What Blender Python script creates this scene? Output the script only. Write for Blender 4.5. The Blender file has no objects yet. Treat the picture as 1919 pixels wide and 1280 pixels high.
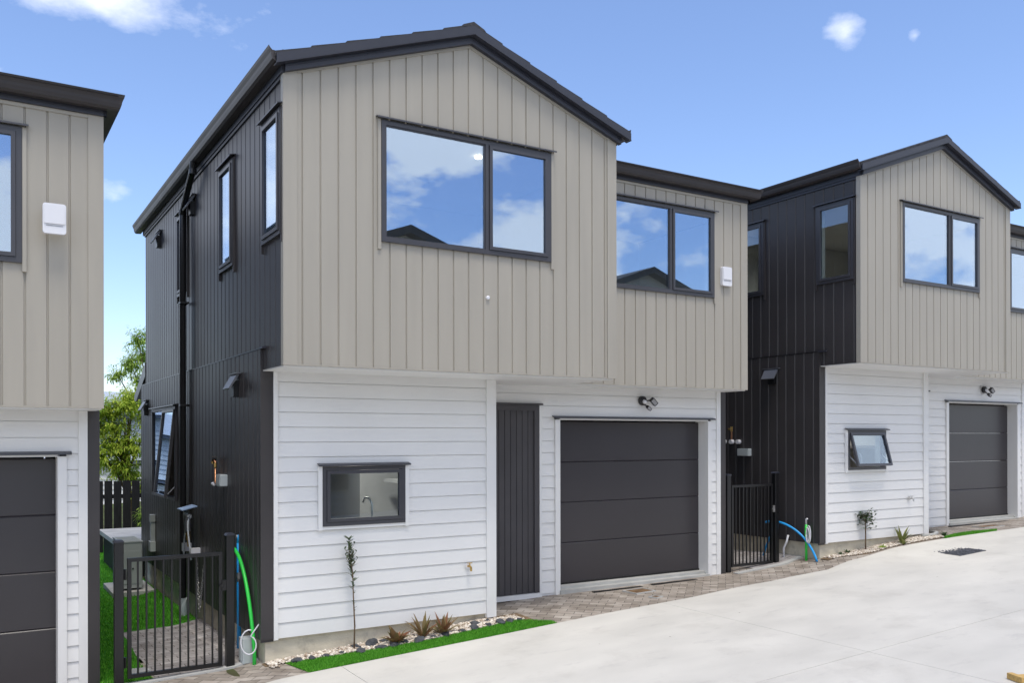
import bpy, bmesh, math, random
from mathutils import Vector, Matrix, noise
random.seed(7)
D = bpy.data
sc = bpy.context.scene
COL = sc.collection
R = math.radians

# ------------------------------------------------------------------ materials
MATS = {}
def mat(name, col, rough=.6, spec=.5, metal=0, var=.06, vscale=3.0, bump=0, bscale=60, col2=None, coat=0, stretch=None, spots=None):
    m = D.materials.new(name); m.use_nodes = True
    n = m.node_tree.nodes; l = m.node_tree.links
    b = n['Principled BSDF']
    b.inputs['Roughness'].default_value = rough
    b.inputs['Metallic'].default_value = metal
    b.inputs['Specular IOR Level'].default_value = spec
    b.inputs['Coat Weight'].default_value = coat
    tc = n.new('ShaderNodeTexCoord')
    vec = tc.outputs['Object']
    if stretch:
        mp = n.new('ShaderNodeMapping'); mp.inputs['Scale'].default_value = stretch
        l.new(vec, mp.inputs['Vector']); vec = mp.outputs['Vector']
    nz = n.new('ShaderNodeTexNoise'); nz.inputs['Scale'].default_value = vscale; nz.inputs['Detail'].default_value = 6
    l.new(vec, nz.inputs['Vector'])
    mx = n.new('ShaderNodeMix'); mx.data_type = 'RGBA'
    c = Vector(col)
    a = c*(1-var*1.6); d = Vector(col2) if col2 else c*(1+var*1.6)
    mx.inputs[6].default_value = (*a, 1); mx.inputs[7].default_value = (*d, 1)
    rp = n.new('ShaderNodeMapRange'); rp.inputs[1].default_value = .3; rp.inputs[2].default_value = .7
    l.new(nz.outputs['Fac'], rp.inputs[0]); l.new(rp.outputs[0], mx.inputs[0])
    out = mx.outputs[2]
    if spots:
        n3 = n.new('ShaderNodeTexNoise'); n3.inputs['Scale'].default_value = spots[0]; n3.inputs['Detail'].default_value = 8; n3.inputs['Roughness'].default_value = .65
        l.new(tc.outputs['Object'], n3.inputs['Vector'])
        r3 = n.new('ShaderNodeMapRange'); r3.inputs[1].default_value = spots[1]; r3.inputs[2].default_value = spots[1]+.12
        l.new(n3.outputs['Fac'], r3.inputs[0])
        m3 = n.new('ShaderNodeMix'); m3.data_type = 'RGBA'
        ml = n.new('ShaderNodeMath'); ml.operation = 'MULTIPLY'; ml.inputs[1].default_value = spots[2]
        l.new(r3.outputs[0], ml.inputs[0]); l.new(ml.outputs[0], m3.inputs[0])
        l.new(out, m3.inputs[6]); m3.inputs[7].default_value = (*spots[3], 1); out = m3.outputs[2]
    l.new(out, b.inputs['Base Color'])
    rr = n.new('ShaderNodeMapRange'); rr.inputs[3].default_value = rough*.88; rr.inputs[4].default_value = min(1, rough*1.12)
    l.new(nz.outputs['Fac'], rr.inputs[0]); l.new(rr.outputs[0], b.inputs['Roughness'])
    if bump:
        n2 = n.new('ShaderNodeTexNoise'); n2.inputs['Scale'].default_value = bscale; n2.inputs['Detail'].default_value = 4
        l.new(tc.outputs['Object'], n2.inputs['Vector'])
        bp = n.new('ShaderNodeBump'); bp.inputs['Strength'].default_value = bump; bp.inputs['Distance'].default_value = .01
        l.new(n2.outputs['Fac'], bp.inputs['Height']); l.new(bp.outputs['Normal'], b.inputs['Normal'])
    MATS[name] = m
    return m
TAUPE = mat('taupe_paint', (.358, .331, .282), .5, .4, var=.03, stretch=(5, 5, .5), vscale=1.2, bump=.05, bscale=14)
DARK = mat('dark_cladding', (.046, .042, .043), .40, .36, var=.10, vscale=1.0, bump=.05, bscale=12)
WHITE = mat('white_paint', (.73, .725, .712), .5, .4, var=.02, vscale=1.5, bump=.05, bscale=14)
FASC = mat('fascia_metal', (.032, .034, .046), .42, .4, var=.05)
GUT = mat('gutter_metal', (.046, .041, .042), .45, .3, var=.05)
FRAME = mat('window_aluminium', (.050, .050, .058), .38, .5, var=.04)
GDOOR = mat('garage_steel', (.040, .036, .040), .33, .5, var=.06, vscale=.8, bump=.06, bscale=30)
BLACK = mat('black_powdercoat', (.008, .008, .009), .35, .5, var=.05)
CUP = mat('cupboard_paint', (.062, .058, .062), .45, .4, var=.06)
HOOD = mat('hood_metal', (.11, .115, .13), .35, .5, var=.05)
ROOF = mat('roof_tile', (.045, .045, .05), .7, .3, var=.2, vscale=30, bump=.5, bscale=150)
CONC = mat('plinth_concrete', (.58, .53, .42), .85, .2, var=.10, vscale=4, bump=.3, bscale=60, stretch=(1, 1, 2.5), spots=(3, .55, .5, (.23, .20, .16)))
LINER = mat('interior_lining', (.72, .72, .70), .6, .3, var=.02)
FLOORI = mat('interior_floor', (.30, .27, .24), .5, .3, var=.1)
CABI = mat('grey_cabinet', (.30, .30, .31), .4, .4, var=.05)
PLASW = mat('white_plastic', (.72, .72, .75), .35, .5, var=.02)
PLASG = mat('grey_plastic', (.48, .52, .52), .45, .4, var=.03)
PVC = mat('pvc_grey', (.50, .54, .57), .4, .5, var=.04)
BRASS = mat('brass', (.55, .36, .12), .35, .5, metal=.9, var=.15, vscale=30)
COPPER = mat('copper', (.50, .25, .14), .38, .5, metal=.9, var=.15, vscale=20)
STEEL = mat('zinc_steel', (.55, .54, .53), .35, .5, metal=.8, var=.1, vscale=30)
BLUE = mat('blue_pipe', (.015, .33, .75), .4, .5, var=.05)
GREEN = mat('green_conduit', (.03, .62, .07), .4, .5, var=.05)
ACM = mat('unit_casing', (.36, .39, .39), .45, .5, var=.03)
ACD = mat('unit_grille', (.03, .032, .034), .5, .4, var=.05)
DECKC = mat('landing_concrete', (.42, .42, .40), .8, .2, var=.08, vscale=4, bump=.2)
FENC = mat('fence_stain', (.012, .012, .015), .6, .4, var=.3, vscale=8, bump=.3, stretch=(6, 6, .6))
NBR = mat('neighbour_boards', (.42, .47, .52), .6, .3, var=.03)
NBD = mat('neighbour_gutter', (.10, .12, .16), .5, .4, var=.05)
ROCK = mat('border_rock', (.075, .080, .088), .85, .25, var=.3, vscale=14, bump=.6, bscale=60)
SOIL = mat('bare_soil', (.17, .12, .075), .95, .1, var=.3, vscale=12, bump=.6, bscale=50)
TIMB = mat('raw_timber', (.55, .36, .13), .7, .2, var=.15, vscale=9, stretch=(1, 8, 8), bump=.2)
RUST = mat('rusty_cover', (.17, .105, .055), .8, .3, var=.35, vscale=14, bump=.4)
GRATE = mat('drain_iron', (.085, .088, .10), .6, .4, metal=.3, var=.3, vscale=20, bump=.4)
BARK = mat('bark', (.16, .11, .07), .85, .2, var=.25, vscale=25, bump=.6, bscale=90)
ORB = mat('warm_lamp', (.8, .7, .5), .5)
_b = ORB.node_tree.nodes['Principled BSDF']; _b.inputs['Emission Color'].default_value = (1, .83, .6, 1); _b.inputs['Emission Strength'].default_value = 9

def leafmat(name, c1, c2, trans=.35):
    m = D.materials.new(name); m.use_nodes = True
    n = m.node_tree.nodes; l = m.node_tree.links; b = n['Principled BSDF']
    g = n.new('ShaderNodeNewGeometry'); mx = n.new('ShaderNodeMix'); mx.data_type = 'RGBA'
    mx.inputs[6].default_value = (*c1, 1); mx.inputs[7].default_value = (*c2, 1)
    l.new(g.outputs['Random Per Island'], mx.inputs[0]); l.new(mx.outputs[2], b.inputs['Base Color'])
    b.inputs['Roughness'].default_value = .5; b.inputs['Specular IOR Level'].default_value = .3
    t = n.new('ShaderNodeBsdfTranslucent'); l.new(mx.outputs[2], t.inputs['Color'])
    ms = n.new('ShaderNodeMixShader'); ms.inputs[0].default_value = trans
    l.new(b.outputs[0], ms.inputs[1]); l.new(t.outputs[0], ms.inputs[2]); l.new(ms.outputs[0], n['Material Output'].inputs[0])
    return m
LEAFY = leafmat('leaf_yellow_green', (.22, .38, .03), (.64, .72, .10), .5)
LEAFG = leafmat('leaf_green', (.18, .32, .05), (.52, .66, .14), .5)
LEAFD = leafmat('leaf_dark', (.02, .05, .02), (.09, .14, .06), .2)
LEAFF = leafmat('leaf_grey_green', (.05, .08, .04), (.17, .22, .12), .3)
BROM = leafmat('leaf_bronze', (.24, .09, .05), (.22, .20, .08), .25)
FLAX = leafmat('leaf_flax', (.06, .09, .025), (.26, .27, .08), .25)
TURFB = leafmat('turf_blade', (.045, .24, .012), (.19, .52, .05), .25)
TURF = mat('turf_backing', (.045, .21, .014), .9, .15, var=.25, vscale=9, bump=.8, bscale=260)
PEBB = leafmat('pebble', (.30, .22, .15), (.86, .80, .70), 0)

def glass(name, base=.3, tint=(.86, .9, .9)):
    m = D.materials.new(name); m.use_nodes = True
    n = m.node_tree.nodes; l = m.node_tree.links; n.remove(n['Principled BSDF'])
    t = n.new('ShaderNodeBsdfTransparent'); t.inputs[0].default_value = (*tint, 1)
    g = n.new('ShaderNodeBsdfGlossy'); g.inputs['Roughness'].default_value = .004; g.inputs['Color'].default_value = (.66, .79, .97, 1)
    lw = n.new('ShaderNodeLayerWeight'); lw.inputs['Blend'].default_value = .35
    tc = n.new('ShaderNodeTexCoord'); nz = n.new('ShaderNodeTexNoise'); nz.inputs['Scale'].default_value = 1.1; nz.inputs['Detail'].default_value = 1
    bp = n.new('ShaderNodeBump'); bp.inputs['Strength'].default_value = .003; bp.inputs['Distance'].default_value = .05
    l.new(tc.outputs['Object'], nz.inputs['Vector']); l.new(nz.outputs['Fac'], bp.inputs['Height']); l.new(bp.outputs[0], g.inputs['Normal'])
    mr = n.new('ShaderNodeMapRange'); mr.inputs[3].default_value = base; mr.inputs[4].default_value = 1
    l.new(lw.outputs['Facing'], mr.inputs[0])
    pw = n.new('ShaderNodeMath'); pw.operation = 'POWER'; pw.inputs[1].default_value = 2.2
    l.new(lw.outputs['Facing'], pw.inputs[0]); l.new(pw.outputs[0], mr.inputs[0])
    ms = n.new('ShaderNodeMixShader'); l.new(mr.outputs[0], ms.inputs[0]); l.new(t.outputs[0], ms.inputs[1]); l.new(g.outputs[0], ms.inputs[2])
    l.new(ms.outputs[0], n['Material Output'].inputs[0])
    return m
GLASS = glass('reflective_glass', .34)
GLASSC = glass('clear_glass', .10, (.93, .97, .96))

def concrete_drive():
    m = mat('drive_concrete', (.59, .567, .51), .75, .3, var=.05, vscale=.9, bump=.12, bscale=35, spots=(1.3, .54, .35, (.45, .425, .375)), stretch=(1, 2.2, 1))
    n = m.node_tree.nodes; l = m.node_tree.links; b = n['Principled BSDF']
    # fine specks and soft broom / trowel smears
    tc = n.new('ShaderNodeTexCoord')
    v = n.new('ShaderNodeTexVoronoi'); v.inputs['Scale'].default_value = 2.2; v.inputs['Randomness'].default_value = 1
    l.new(tc.outputs['Object'], v.inputs['Vector'])
    r = n.new('ShaderNodeMapRange'); r.inputs[1].default_value = .012; r.inputs[2].default_value = .03; r.inputs[3].default_value = 1; r.inputs[4].default_value = 0
    l.new(v.outputs['Distance'], r.inputs[0])
    mp = n.new('ShaderNodeMapping'); mp.inputs['Scale'].default_value = (2.2, 5, 1); mp.inputs['Rotation'].default_value = (0, 0, .5)
    l.new(tc.outputs['Object'], mp.inputs[0])
    nz = n.new('ShaderNodeTexNoise'); nz.inputs['Scale'].default_value = 1.0; nz.inputs['Detail'].default_value = 9; nz.inputs['Roughness'].default_value = .7
    l.new(mp.outputs[0], nz.inputs['Vector'])
    r2 = n.new('ShaderNodeMapRange'); r2.inputs[1].default_value = .56; r2.inputs[2].default_value = .80; r2.inputs[4].default_value = .5
    l.new(nz.outputs['Fac'], r2.inputs[0])
    old = b.inputs['Base Color'].links[0].from_socket
    m1 = n.new('ShaderNodeMix'); m1.data_type = 'RGBA'; l.new(r2.outputs[0], m1.inputs[0]); l.new(old, m1.inputs[6]); m1.inputs[7].default_value = (.36, .34, .32, 1)
    m2 = n.new('ShaderNodeMix'); m2.data_type = 'RGBA'; l.new(r.outputs[0], m2.inputs[0]); l.new(m1.outputs[2], m2.inputs[6]); m2.inputs[7].default_value = (.22, .19, .15, 1)
    l.new(m2.outputs[2], b.inputs['Base Color'])
    return m
DRIVE = concrete_drive()

def paver_mat():
    """small rectangular concrete pavers, each its own grey-brown tone (herringbone like)"""
    m = D.materials.new('brick_pavers'); m.use_nodes = True
    n = m.node_tree.nodes; l = m.node_tree.links; b = n['Principled BSDF']
    tc = n.new('ShaderNodeTexCoord')
    mp = n.new('ShaderNodeMapping'); mp.inputs['Rotation'].default_value = (0, 0, R(45)); l.new(tc.outputs['Object'], mp.inputs[0])
    br = n.new('ShaderNodeTexBrick'); br.inputs['Scale'].default_value = 1
    br.inputs['Brick Width'].default_value = .20; br.inputs['Row Height'].default_value = .10
    br.inputs['Mortar Size'].default_value = .004; br.inputs['Mortar Smooth'].default_value = .3; br.inputs['Bias'].default_value = 0
    br.inputs['Color1'].default_value = (.27, .24, .205, 1); br.inputs['Color2'].default_value = (.46, .42, .37, 1); br.inputs['Mortar'].default_value = (.09, .08, .07, 1)
    l.new(mp.outputs[0], br.inputs['Vector'])
    nz = n.new('ShaderNodeTexNoise'); nz.inputs['Scale'].default_value = 5; nz.inputs['Detail'].default_value = 8; l.new(tc.outputs['Object'], nz.inputs['Vector'])
    mx = n.new('ShaderNodeMix'); mx.data_type = 'RGBA'; mx.blend_type = 'MULTIPLY'; mx.inputs[0].default_value = .8
    rp = n.new('ShaderNodeValToRGB'); rp.color_ramp.elements[0].position = .3; rp.color_ramp.elements[0].color = (.62, .57, .53, 1)
    rp.color_ramp.elements[1].position = .7; rp.color_ramp.elements[1].color = (1.12, 1.1, 1.08, 1)
    l.new(nz.outputs['Fac'], rp.inputs[0]); l.new(br.outputs['Color'], mx.inputs[6]); l.new(rp.outputs[0], mx.inputs[7])
    l.new(mx.outputs[2], b.inputs['Base Color']); b.inputs['Roughness'].default_value = .85; b.inputs['Specular IOR Level'].default_value = .2
    bp = n.new('ShaderNodeBump'); bp.inputs['Strength'].default_value = .7; bp.inputs['Distance'].default_value = .008; bp.invert = True
    l.new(br.outputs['Fac'], bp.inputs['Height'])
    n2 = n.new('ShaderNodeTexNoise'); n2.inputs['Scale'].default_value = 90; l.new(tc.outputs['Object'], n2.inputs['Vector'])
    b2 = n.new('ShaderNodeBump'); b2.inputs['Strength'].default_value = .25; b2.inputs['Distance'].default_value = .006
    l.new(n2.outputs['Fac'], b2.inputs['Height']); l.new(bp.outputs[0], b2.inputs['Normal']); l.new(b2.outputs[0], b.inputs['Normal'])
    return m
PAVER = paver_mat()
PATHP = PAVER.copy(); PATHP.name = 'path_pavers'
for _n in PATHP.node_tree.nodes:
    if _n.type == 'MAPPING': _n.inputs['Rotation'].default_value = (0, 0, 0)
    if _n.type == 'TEX_BRICK': _n.inputs['Color1'].default_value = (.30, .29, .29, 1); _n.inputs['Color2'].default_value = (.46, .445, .44, 1)

# ------------------------------------------------------------------ mesh helpers
class MB:
    def __init__(s): s.v = []; s.f = []
    def q(s, *p):
        i = len(s.v); s.v += [tuple(a) for a in p]; s.f.append(tuple(range(i, i+len(p))))
    def box(s, a, b, M=None):
        x0, y0, z0 = a; x1, y1, z1 = b
        P = [(x0,y0,z0),(x1,y0,z0),(x1,y1,z0),(x0,y1,z0),(x0,y0,z1),(x1,y0,z1),(x1,y1,z1),(x0,y1,z1)]
        if M: P = [M(*p) for p in P]
        i = len(s.v); s.v += [tuple(p) for p in P]
        s.f += [tuple(i+k for k in f) for f in ((0,3,2,1),(4,5,6,7),(0,1,5,4),(1,2,6,5),(2,3,7,6),(3,0,4,7))]
    def prism(s, poly, fa, fb):
        """poly: list of 2-tuples; fa/fb map (u,v) to the two ends"""
        i = len(s.v); n = len(poly)
        s.v += [tuple(fa(*p)) for p in poly] + [tuple(fb(*p)) for p in poly]
        s.f.append(tuple(range(i+n-1, i-1, -1))); s.f.append(tuple(range(i+n, i+2*n)))
        for k in range(n):
            j = (k+1) % n; s.f.append((i+k, i+j, i+n+j, i+n+k))
    def tube(s, pts, r, n=8, cap=True):
        pts = [Vector(p) for p in pts]; rs = r if isinstance(r, (list, tuple)) else [r]*len(pts)
        i0 = len(s.v); up = None
        for k, p in enumerate(pts):
            t = (pts[min(k+1, len(pts)-1)]-pts[max(k-1, 0)]).normalized()
            if up is None: up = t.orthogonal().normalized()
            up = (up - t*up.dot(t)).normalized(); w = t.cross(up)
            for j in range(n):
                a = 2*math.pi*j/n; s.v.append(tuple(p+(up*math.cos(a)+w*math.sin(a))*rs[k]))
        for k in range(len(pts)-1):
            for j in range(n):
                a = i0+k*n+j; b = i0+k*n+(j+1) % n; s.f.append((a, b, b+n, a+n))
        if cap:
            s.f.append(tuple(i0+j for j in range(n-1, -1, -1))); e = i0+(len(pts)-1)*n; s.f.append(tuple(e+j for j in range(n)))
    def rbox(s, a, b, r=.01, M=None, axis='y'):
        """box with rounded profile seen along axis"""
        x0, y0, z0 = a; x1, y1, z1 = b
        if axis == 'y': U0, U1, V0, V1, W0, W1 = x0, x1, z0, z1, y0, y1
        elif axis == 'x': U0, U1, V0, V1, W0, W1 = y0, y1, z0, z1, x0, x1
        else: U0, U1, V0, V1, W0, W1 = x0, x1, y0, y1, z0, z1
        poly = []
        for cx, cy, a0 in ((U1-r, V1-r, 0), (U0+r, V1-r, 90), (U0+r, V0+r, 180), (U1-r, V0+r, 270)):
            for k in range(5):
                t = R(a0+k*22.5); poly.append((cx+r*math.cos(t), cy+r*math.sin(t)))
        def mk(w):
            def g(u, v):
                p = (u, w, v) if axis == 'y' else ((w, u, v) if axis == 'x' else (u, v, w))
                return M(*p) if M else p
            return g
        s.prism(poly, mk(W0), mk(W1))
    def build(s, name, m, parent=None, smooth=False, recalc=True):
        me = D.meshes.new(name); me.from_pydata(s.v, [], s.f)
        if recalc:
            bm = bmesh.new(); bm.from_mesh(me); bmesh.ops.recalc_face_normals(bm, faces=bm.faces); bm.to_mesh(me); bm.free()
        if smooth:
            for p in me.polygons: p.use_smooth = True
        me.materials.append(m); me.update()
        o = D.objects.new(name, me); COL.objects.link(o)
        if parent: o.parent = parent
        return o
def pieces(name, m, par, *bx):
    for a, b in bx:
        k = MB(); k.box(a, b); k.build(name, m, par)
def tag(o, label=None, cat=None, group=None, kind=None):
    if label: o['label'] = label
    if cat: o['category'] = cat
    if group: o['group'] = group
    if kind: o['kind'] = kind
    return o
def thing(name, loc, label, cat, group=None, rz=0):
    o = D.objects.new(name, None); COL.objects.link(o); o.location = loc; o.rotation_euler = (0, 0, rz); o.empty_display_size = .2
    return tag(o, label, cat, group)
def copy_tree(o, parent=None):
    c = o.copy(); COL.objects.link(c)
    if parent: c.parent = parent
    for ch in o.children: copy_tree(ch, c)
    return c
def bez(p0, p1, p2, p3, n=14):
    P = [Vector(p) for p in (p0, p1, p2, p3)]; out = []
    for i in range(n+1):
        t = i/n; out.append(P[0]*(1-t)**3+P[1]*3*t*(1-t)**2+P[2]*3*t*t*(1-t)+P[3]*t**3)
    return out

# ------------------------------------------------------------------ terrain
PR = [(-30,-1.8),(-14,-.95),(-8.3,-.62),(-4.4,-.39),(-1.8,-.37),(-1.4,-.31),(-.25,-.27),(0,-.218),(2.6,-.044),(3.6,.0),(6.5,.03),(6.9,.03),(8.0,.1),(8.4,.195),(10.9,.389),(12,.40),(14.8,.43),(20,.75),(30,1.2),(60,2.6)]
def interp(x, T):
    if x <= T[0][0]: return T[0][1]
    for (a, b), (c, d) in zip(T, T[1:]):
        if x <= c: return b+(d-b)*(x-a)/(c-a)
    return T[-1][1]
def ss(a, b, t):
    t = min(1, max(0, (t-a)/(b-a))); return t*t*(3-2*t)
def G(x, y):
    pl = -.218+.048*x; w = ss(-.3, .75, y)
    z = pl+(interp(x, PR)-pl)*w-.05*ss(1.7, 2.6, y)-.06*ss(2.6, 7, y)
    return z
EDGE = [(-30,.1),(-9,.15),(-8.3,.13),(-4,.16),(-1.2,.25),(-.6,.06),(-.087,.124),(.26,.14),(1,.135),(2.5,.13),(3.5,.16),(5.18,.23),(6.2,.40),(7.2,.52),(8.08,.47),(8.8,.50),(9.67,.62),(10.2,.59),(10.92,.52),(12.1,.57),(13.4,.62),(17,.8),(60,1)]
def edge(x): return interp(x, EDGE)
def sheet(name, m, xs, ylo, yhi, ny, off, label=None, cat=None, kind='structure', skirt=.0):
    mb = MB(); V = []
    for x in xs:
        a, b = ylo(x), yhi(x)
        for j in range(ny+1):
            y = a+(b-a)*j/ny; V.append((x, y, G(x, y)+off))
    mb.v = V
    for i in range(len(xs)-1):
        for j in range(ny):
            a = i*(ny+1)+j; mb.f.append((a, a+ny+1, a+ny+2, a+1))
    o = mb.build(name, m, smooth=True, recalc=False)
    tag(o, label, cat, kind=kind)
    return o
def lin(a, b, n): return [a+(b-a)*i/n for i in range(n+1)]
XS = sorted(set([round(v, 3) for v in lin(-16, 34, 200)]+[-.087, .26]))
# wide base ground reaching to the horizon
mb = MB()
gx = [-400,-150,-60]+lin(-30, 40, 70)+[70,160,400]; gy = [-300,-120,-50,-30]+lin(-22, 30, 104)+[60,150,400]
for x in gx:
    for y in gy:
        mb.v.append((x, y, G(max(-30, min(60, x)), y)-.035))
for i in range(len(gx)-1):
    for j in range(len(gy)-1):
        a = i*len(gy)+j; mb.f.append((a, a+len(gy), a+len(gy)+1, a+1))
EARTH = mat('earth', (.12, .10, .06), .95, .1, var=.3, vscale=2, bump=.5, bscale=30, col2=(.10, .14, .05))
tag(mb.build('ground', EARTH, smooth=True, recalc=False), kind='structure')

# concrete driveway in slabs, parted by narrow saw-cut joints
JX = [-16,-8.1,-3.7,.59,4.67,10.43,14.6,19,26,34]; JY = -2.66
def slab(x0, x1, lo, hi, ny):
    mb = MB(); g = .0025
    xs = sorted(set([x0+g]+[x for x in XS if x0+g < x < x1-g]+[x1-g]))
    for x in xs:
        a, b = lo(x), hi(x)
        for j in range(ny+1):
            y = a+(b-a)*j/ny; mb.v.append((x, y, G(x, y)))
        mb.v.append((x, b, G(x, b)-.03)); mb.v.append((x, a, G(x, a)-.03))
    w = ny+3
    for i in range(len(xs)-1):
        for j in range(ny+1):
            a = i*w+j; mb.f.append((a, a+w, a+w+1, a+1))
        a = i*w; mb.f.append((a+ny+2, a+w+ny+2, a+w, a))
    for i in (0, len(xs)-1):
        for j in range(ny):
            a = i*w+j; p = mb.v[a]; r = mb.v[a+1]; mb.q(p, r, (r[0], r[1], r[2]-.03), (p[0], p[1], p[2]-.03))
    return mb
mb = MB()
for x0, x1 in zip(JX, JX[1:]):
    for lo, hi, ny in ((lambda x: -12, lambda x: JY-.0025, 14), (lambda x: JY+.0025, edge, 14)):
        s_ = slab(x0, x1, lo, hi, ny); k = len(mb.v); mb.v += s_.v; mb.f += [tuple(i+k for i in f) for f in s_.f]
tag(mb.build('driveway', DRIVE, smooth=False, recalc=False), kind='structure')

sheet('paver_apron', PAVER, XS, lambda x: edge(x)+.004, lambda x: 1.75, 12, -.004)
for nm, xa in (('paver_path', 0), ('paver_path', 8.33)):
    sheet(nm, PATHP, lin(xa-.93, xa+.06, 8), lambda x: (1.02 if xa == 0 else 1.30), lambda x: 3.62 if xa == 0 else 8.2, 20, .004)
    mb = MB()
    for a, b in zip(lin(xa-1.36, xa+.02, 6), lin(xa-1.36, xa+.02, 6)[1:]):
        mb.prism([(.93, -.04), (1.02, -.04), (1.02, .012), (.93, .012)], lambda u, v, a=a: (a, u+.28*(xa > 0), G(a, u)+v), lambda u, v, b=b: (b, u+.28*(xa > 0), G(b, u)+v))
    tag(mb.build('concrete_kerb', DECKC), kind='structure')

# artificial turf and blades
def blades(name, pts, h, w, m):
    mb = MB()
    for x, y in pts:
        a = random.uniform(0, 6.28); z = G(x, y); hh = h*random.uniform(.6, 1.2)
        dx, dy = math.cos(a)*w, math.sin(a)*w; lx, ly = random.uniform(-.6, .6)*hh, random.uniform(-.6, .6)*hh
        mb.q((x-dx, y-dy, z), (x+dx, y+dy, z), (x+lx, y+ly, z+hh))
    return tag(mb.build(name, m, recalc=False), kind='stuff')
GT = [(.19,.60),(.35,.55),(1.06,.44),(1.64,.39),(2.18,.42),(2.74,.47),(2.85,.42),(3.09,.23)]
def gtop(x): return interp(x, GT)+.012*noise.noise(Vector((x*7, 3, 1)))
def glow(x): return max(edge(x)+.002, (.60-(x-.19)*5.5) if x < .28 else -9)
sheet('lawn_strip', TURF, lin(.19, 3.09, 60), glow, gtop, 5, .002, kind='stuff')
P = []
while len(P) < 26000:
    x = random.uniform(.19, 3.09); y = random.uniform(.1, .62)
    if glow(x) < y < gtop(x): P.append((x, y))
blades('lawn_strip_grass', P, .024, .003, TURFB)
sheet('side_lawn', TURF, lin(-1.42, .0, 10), lambda x: (1.0 if x < -.95 else 3.64), lambda x: 14, 50, -.002, kind='stuff')
P = []
while len(P) < 30000:
    y = 1.02+12*random.random()**1.5; x = random.uniform(-1.4, 0)
    if x < -.96 or y > 3.66: P.append((x, y))
blades('side_lawn_grass', P, .032, .0045, TURFB)
sheet('lawn_strip', TURF, lin(10.85, 12.5, 20), lambda x: edge(x)+.003, lambda x: edge(x)+.13*max(0,math.sin((x-10.85)/1.65*math.pi))**.5+.004, 3, .002, kind='stuff')
P = [(x, edge(x)+random.random()*.13*math.sin((x-10.85)/1.65*math.pi)) for x in [random.uniform(10.9, 12.45) for _ in range(5000)]]
blades('lawn_strip_grass', P, .035, .005, TURFB)

# gravel beds: soil sheet and loose pebbles
ICO = None
def ico(sub=1):
    bm = bmesh.new(); bmesh.ops.create_icosphere(bm, subdivisions=sub, radius=1)
    v = [v.co.copy() for v in bm.verts]; f = [tuple(x.index for x in fc.verts) for fc in bm.faces]; bm.free(); return v, f
I1 = ico(1); I2 = ico(2); I3 = ico(3)
def pebbles(name, pts, r0, r1):
    mb = MB()
    for x, y in pts:
        r = random.uniform(r0, r1); s = Vector((r*random.uniform(.8, 1.5), r*random.uniform(.7, 1.1), r*random.uniform(.5, .9)))
        rm = Matrix.Rotation(random.uniform(0, 6.28), 3, 'Z') @ Matrix.Rotation(random.uniform(-.6, .6), 3, 'X')
        o = Vector((x, y, G(x, y)+r*.35+random.random()*.012)); k = len(mb.v)
        mb.v += [tuple(o+rm @ Vector((c.x*s.x, c.y*s.y, c.z*s.z))) for c in I1[0]]; mb.f += [tuple(i+k for i in f) for f in I1[1]]
    return tag(mb.build(name, PEBB, smooth=True, recalc=False), kind='stuff')
sheet('gravel_bed', SOIL, lin(.0, 2.95, 40), lambda x: min(gtop(x) if x > .2 else .62, .71), lambda x: .76, 4, .001, kind='structure')
P = []
while len(P) < 3600:
    x = random.uniform(.03, 2.85); y = random.uniform(.4, .74)
    if y > (gtop(x)+.01 if x > .2 else .60-.1*(x < .1)) and (x < 2.55 or y < .66): P.append((x, y))
pebbles('gravel', P, .009, .018)
sheet('gravel_bed', SOIL, lin(8.36, 11.0, 40), lambda x: edge(x)+.05+.22*(x < 9.2)*ss(9.2, 8.5, x), lambda x: .93, 4, .001, kind='structure')
P = []
while len(P) < 2600:
    x = random.uniform(8.45, 10.95); y = random.uniform(.55, .92)
    if y > edge(x)+.06+.2*ss(9.3, 8.5, x): P.append((x, y))
pebbles('gravel', P, .008, .016)

# ------------------------------------------------------------------ walls
def vwall(mb, mp, u0, u1, top, bot, sp=.174, st=.167, holes=(), gw=.010, gd=.012, extra=(), ch=.005):
    """vertical boards with real grooves. mp(u, out, z) -> point"""
    bp = [(u0, 0), (u1, 0)]
    k = math.floor((u0-st)/sp)
    while True:
        g = st+k*sp; k += 1
        if g > u1-.03: break
        if g < u0+.03: continue
        bp += [(g-gw, 0), (g-gw+.004, -gd), (g+gw-ch, -gd), (g+gw, 0)]
    bp.sort()
    def dep(u):
        for (a, da), (b, db) in zip(bp, bp[1:]):
            if a <= u <= b: return da+(db-da)*(u-a)/max(b-a, 1e-9)
        return 0
    ext = [u for h in holes for u in h[:2] if u0 < u < u1]+[u for u in extra if u0 < u < u1]
    us = sorted([b[0] for b in bp]+ext)
    for a, b in zip(us, us[1:]):
        if b-a < 1e-6: continue
        da, db = dep(a+1e-7), dep(b-1e-7); c = (a+b)/2
        cuts = sorted([h for h in holes if h[0] < c < h[1]], key=lambda h: h[2])
        z = (bot, bot)
        for h in cuts+[None]:
            t = (h[2], h[2]) if h else (top(a), top(b))
            mb.q(mp(a, da, z[0]), mp(b, db, z[1]), mp(b, db, t[1]), mp(a, da, t[0]))
            if h: z = (h[3], h[3])
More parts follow.
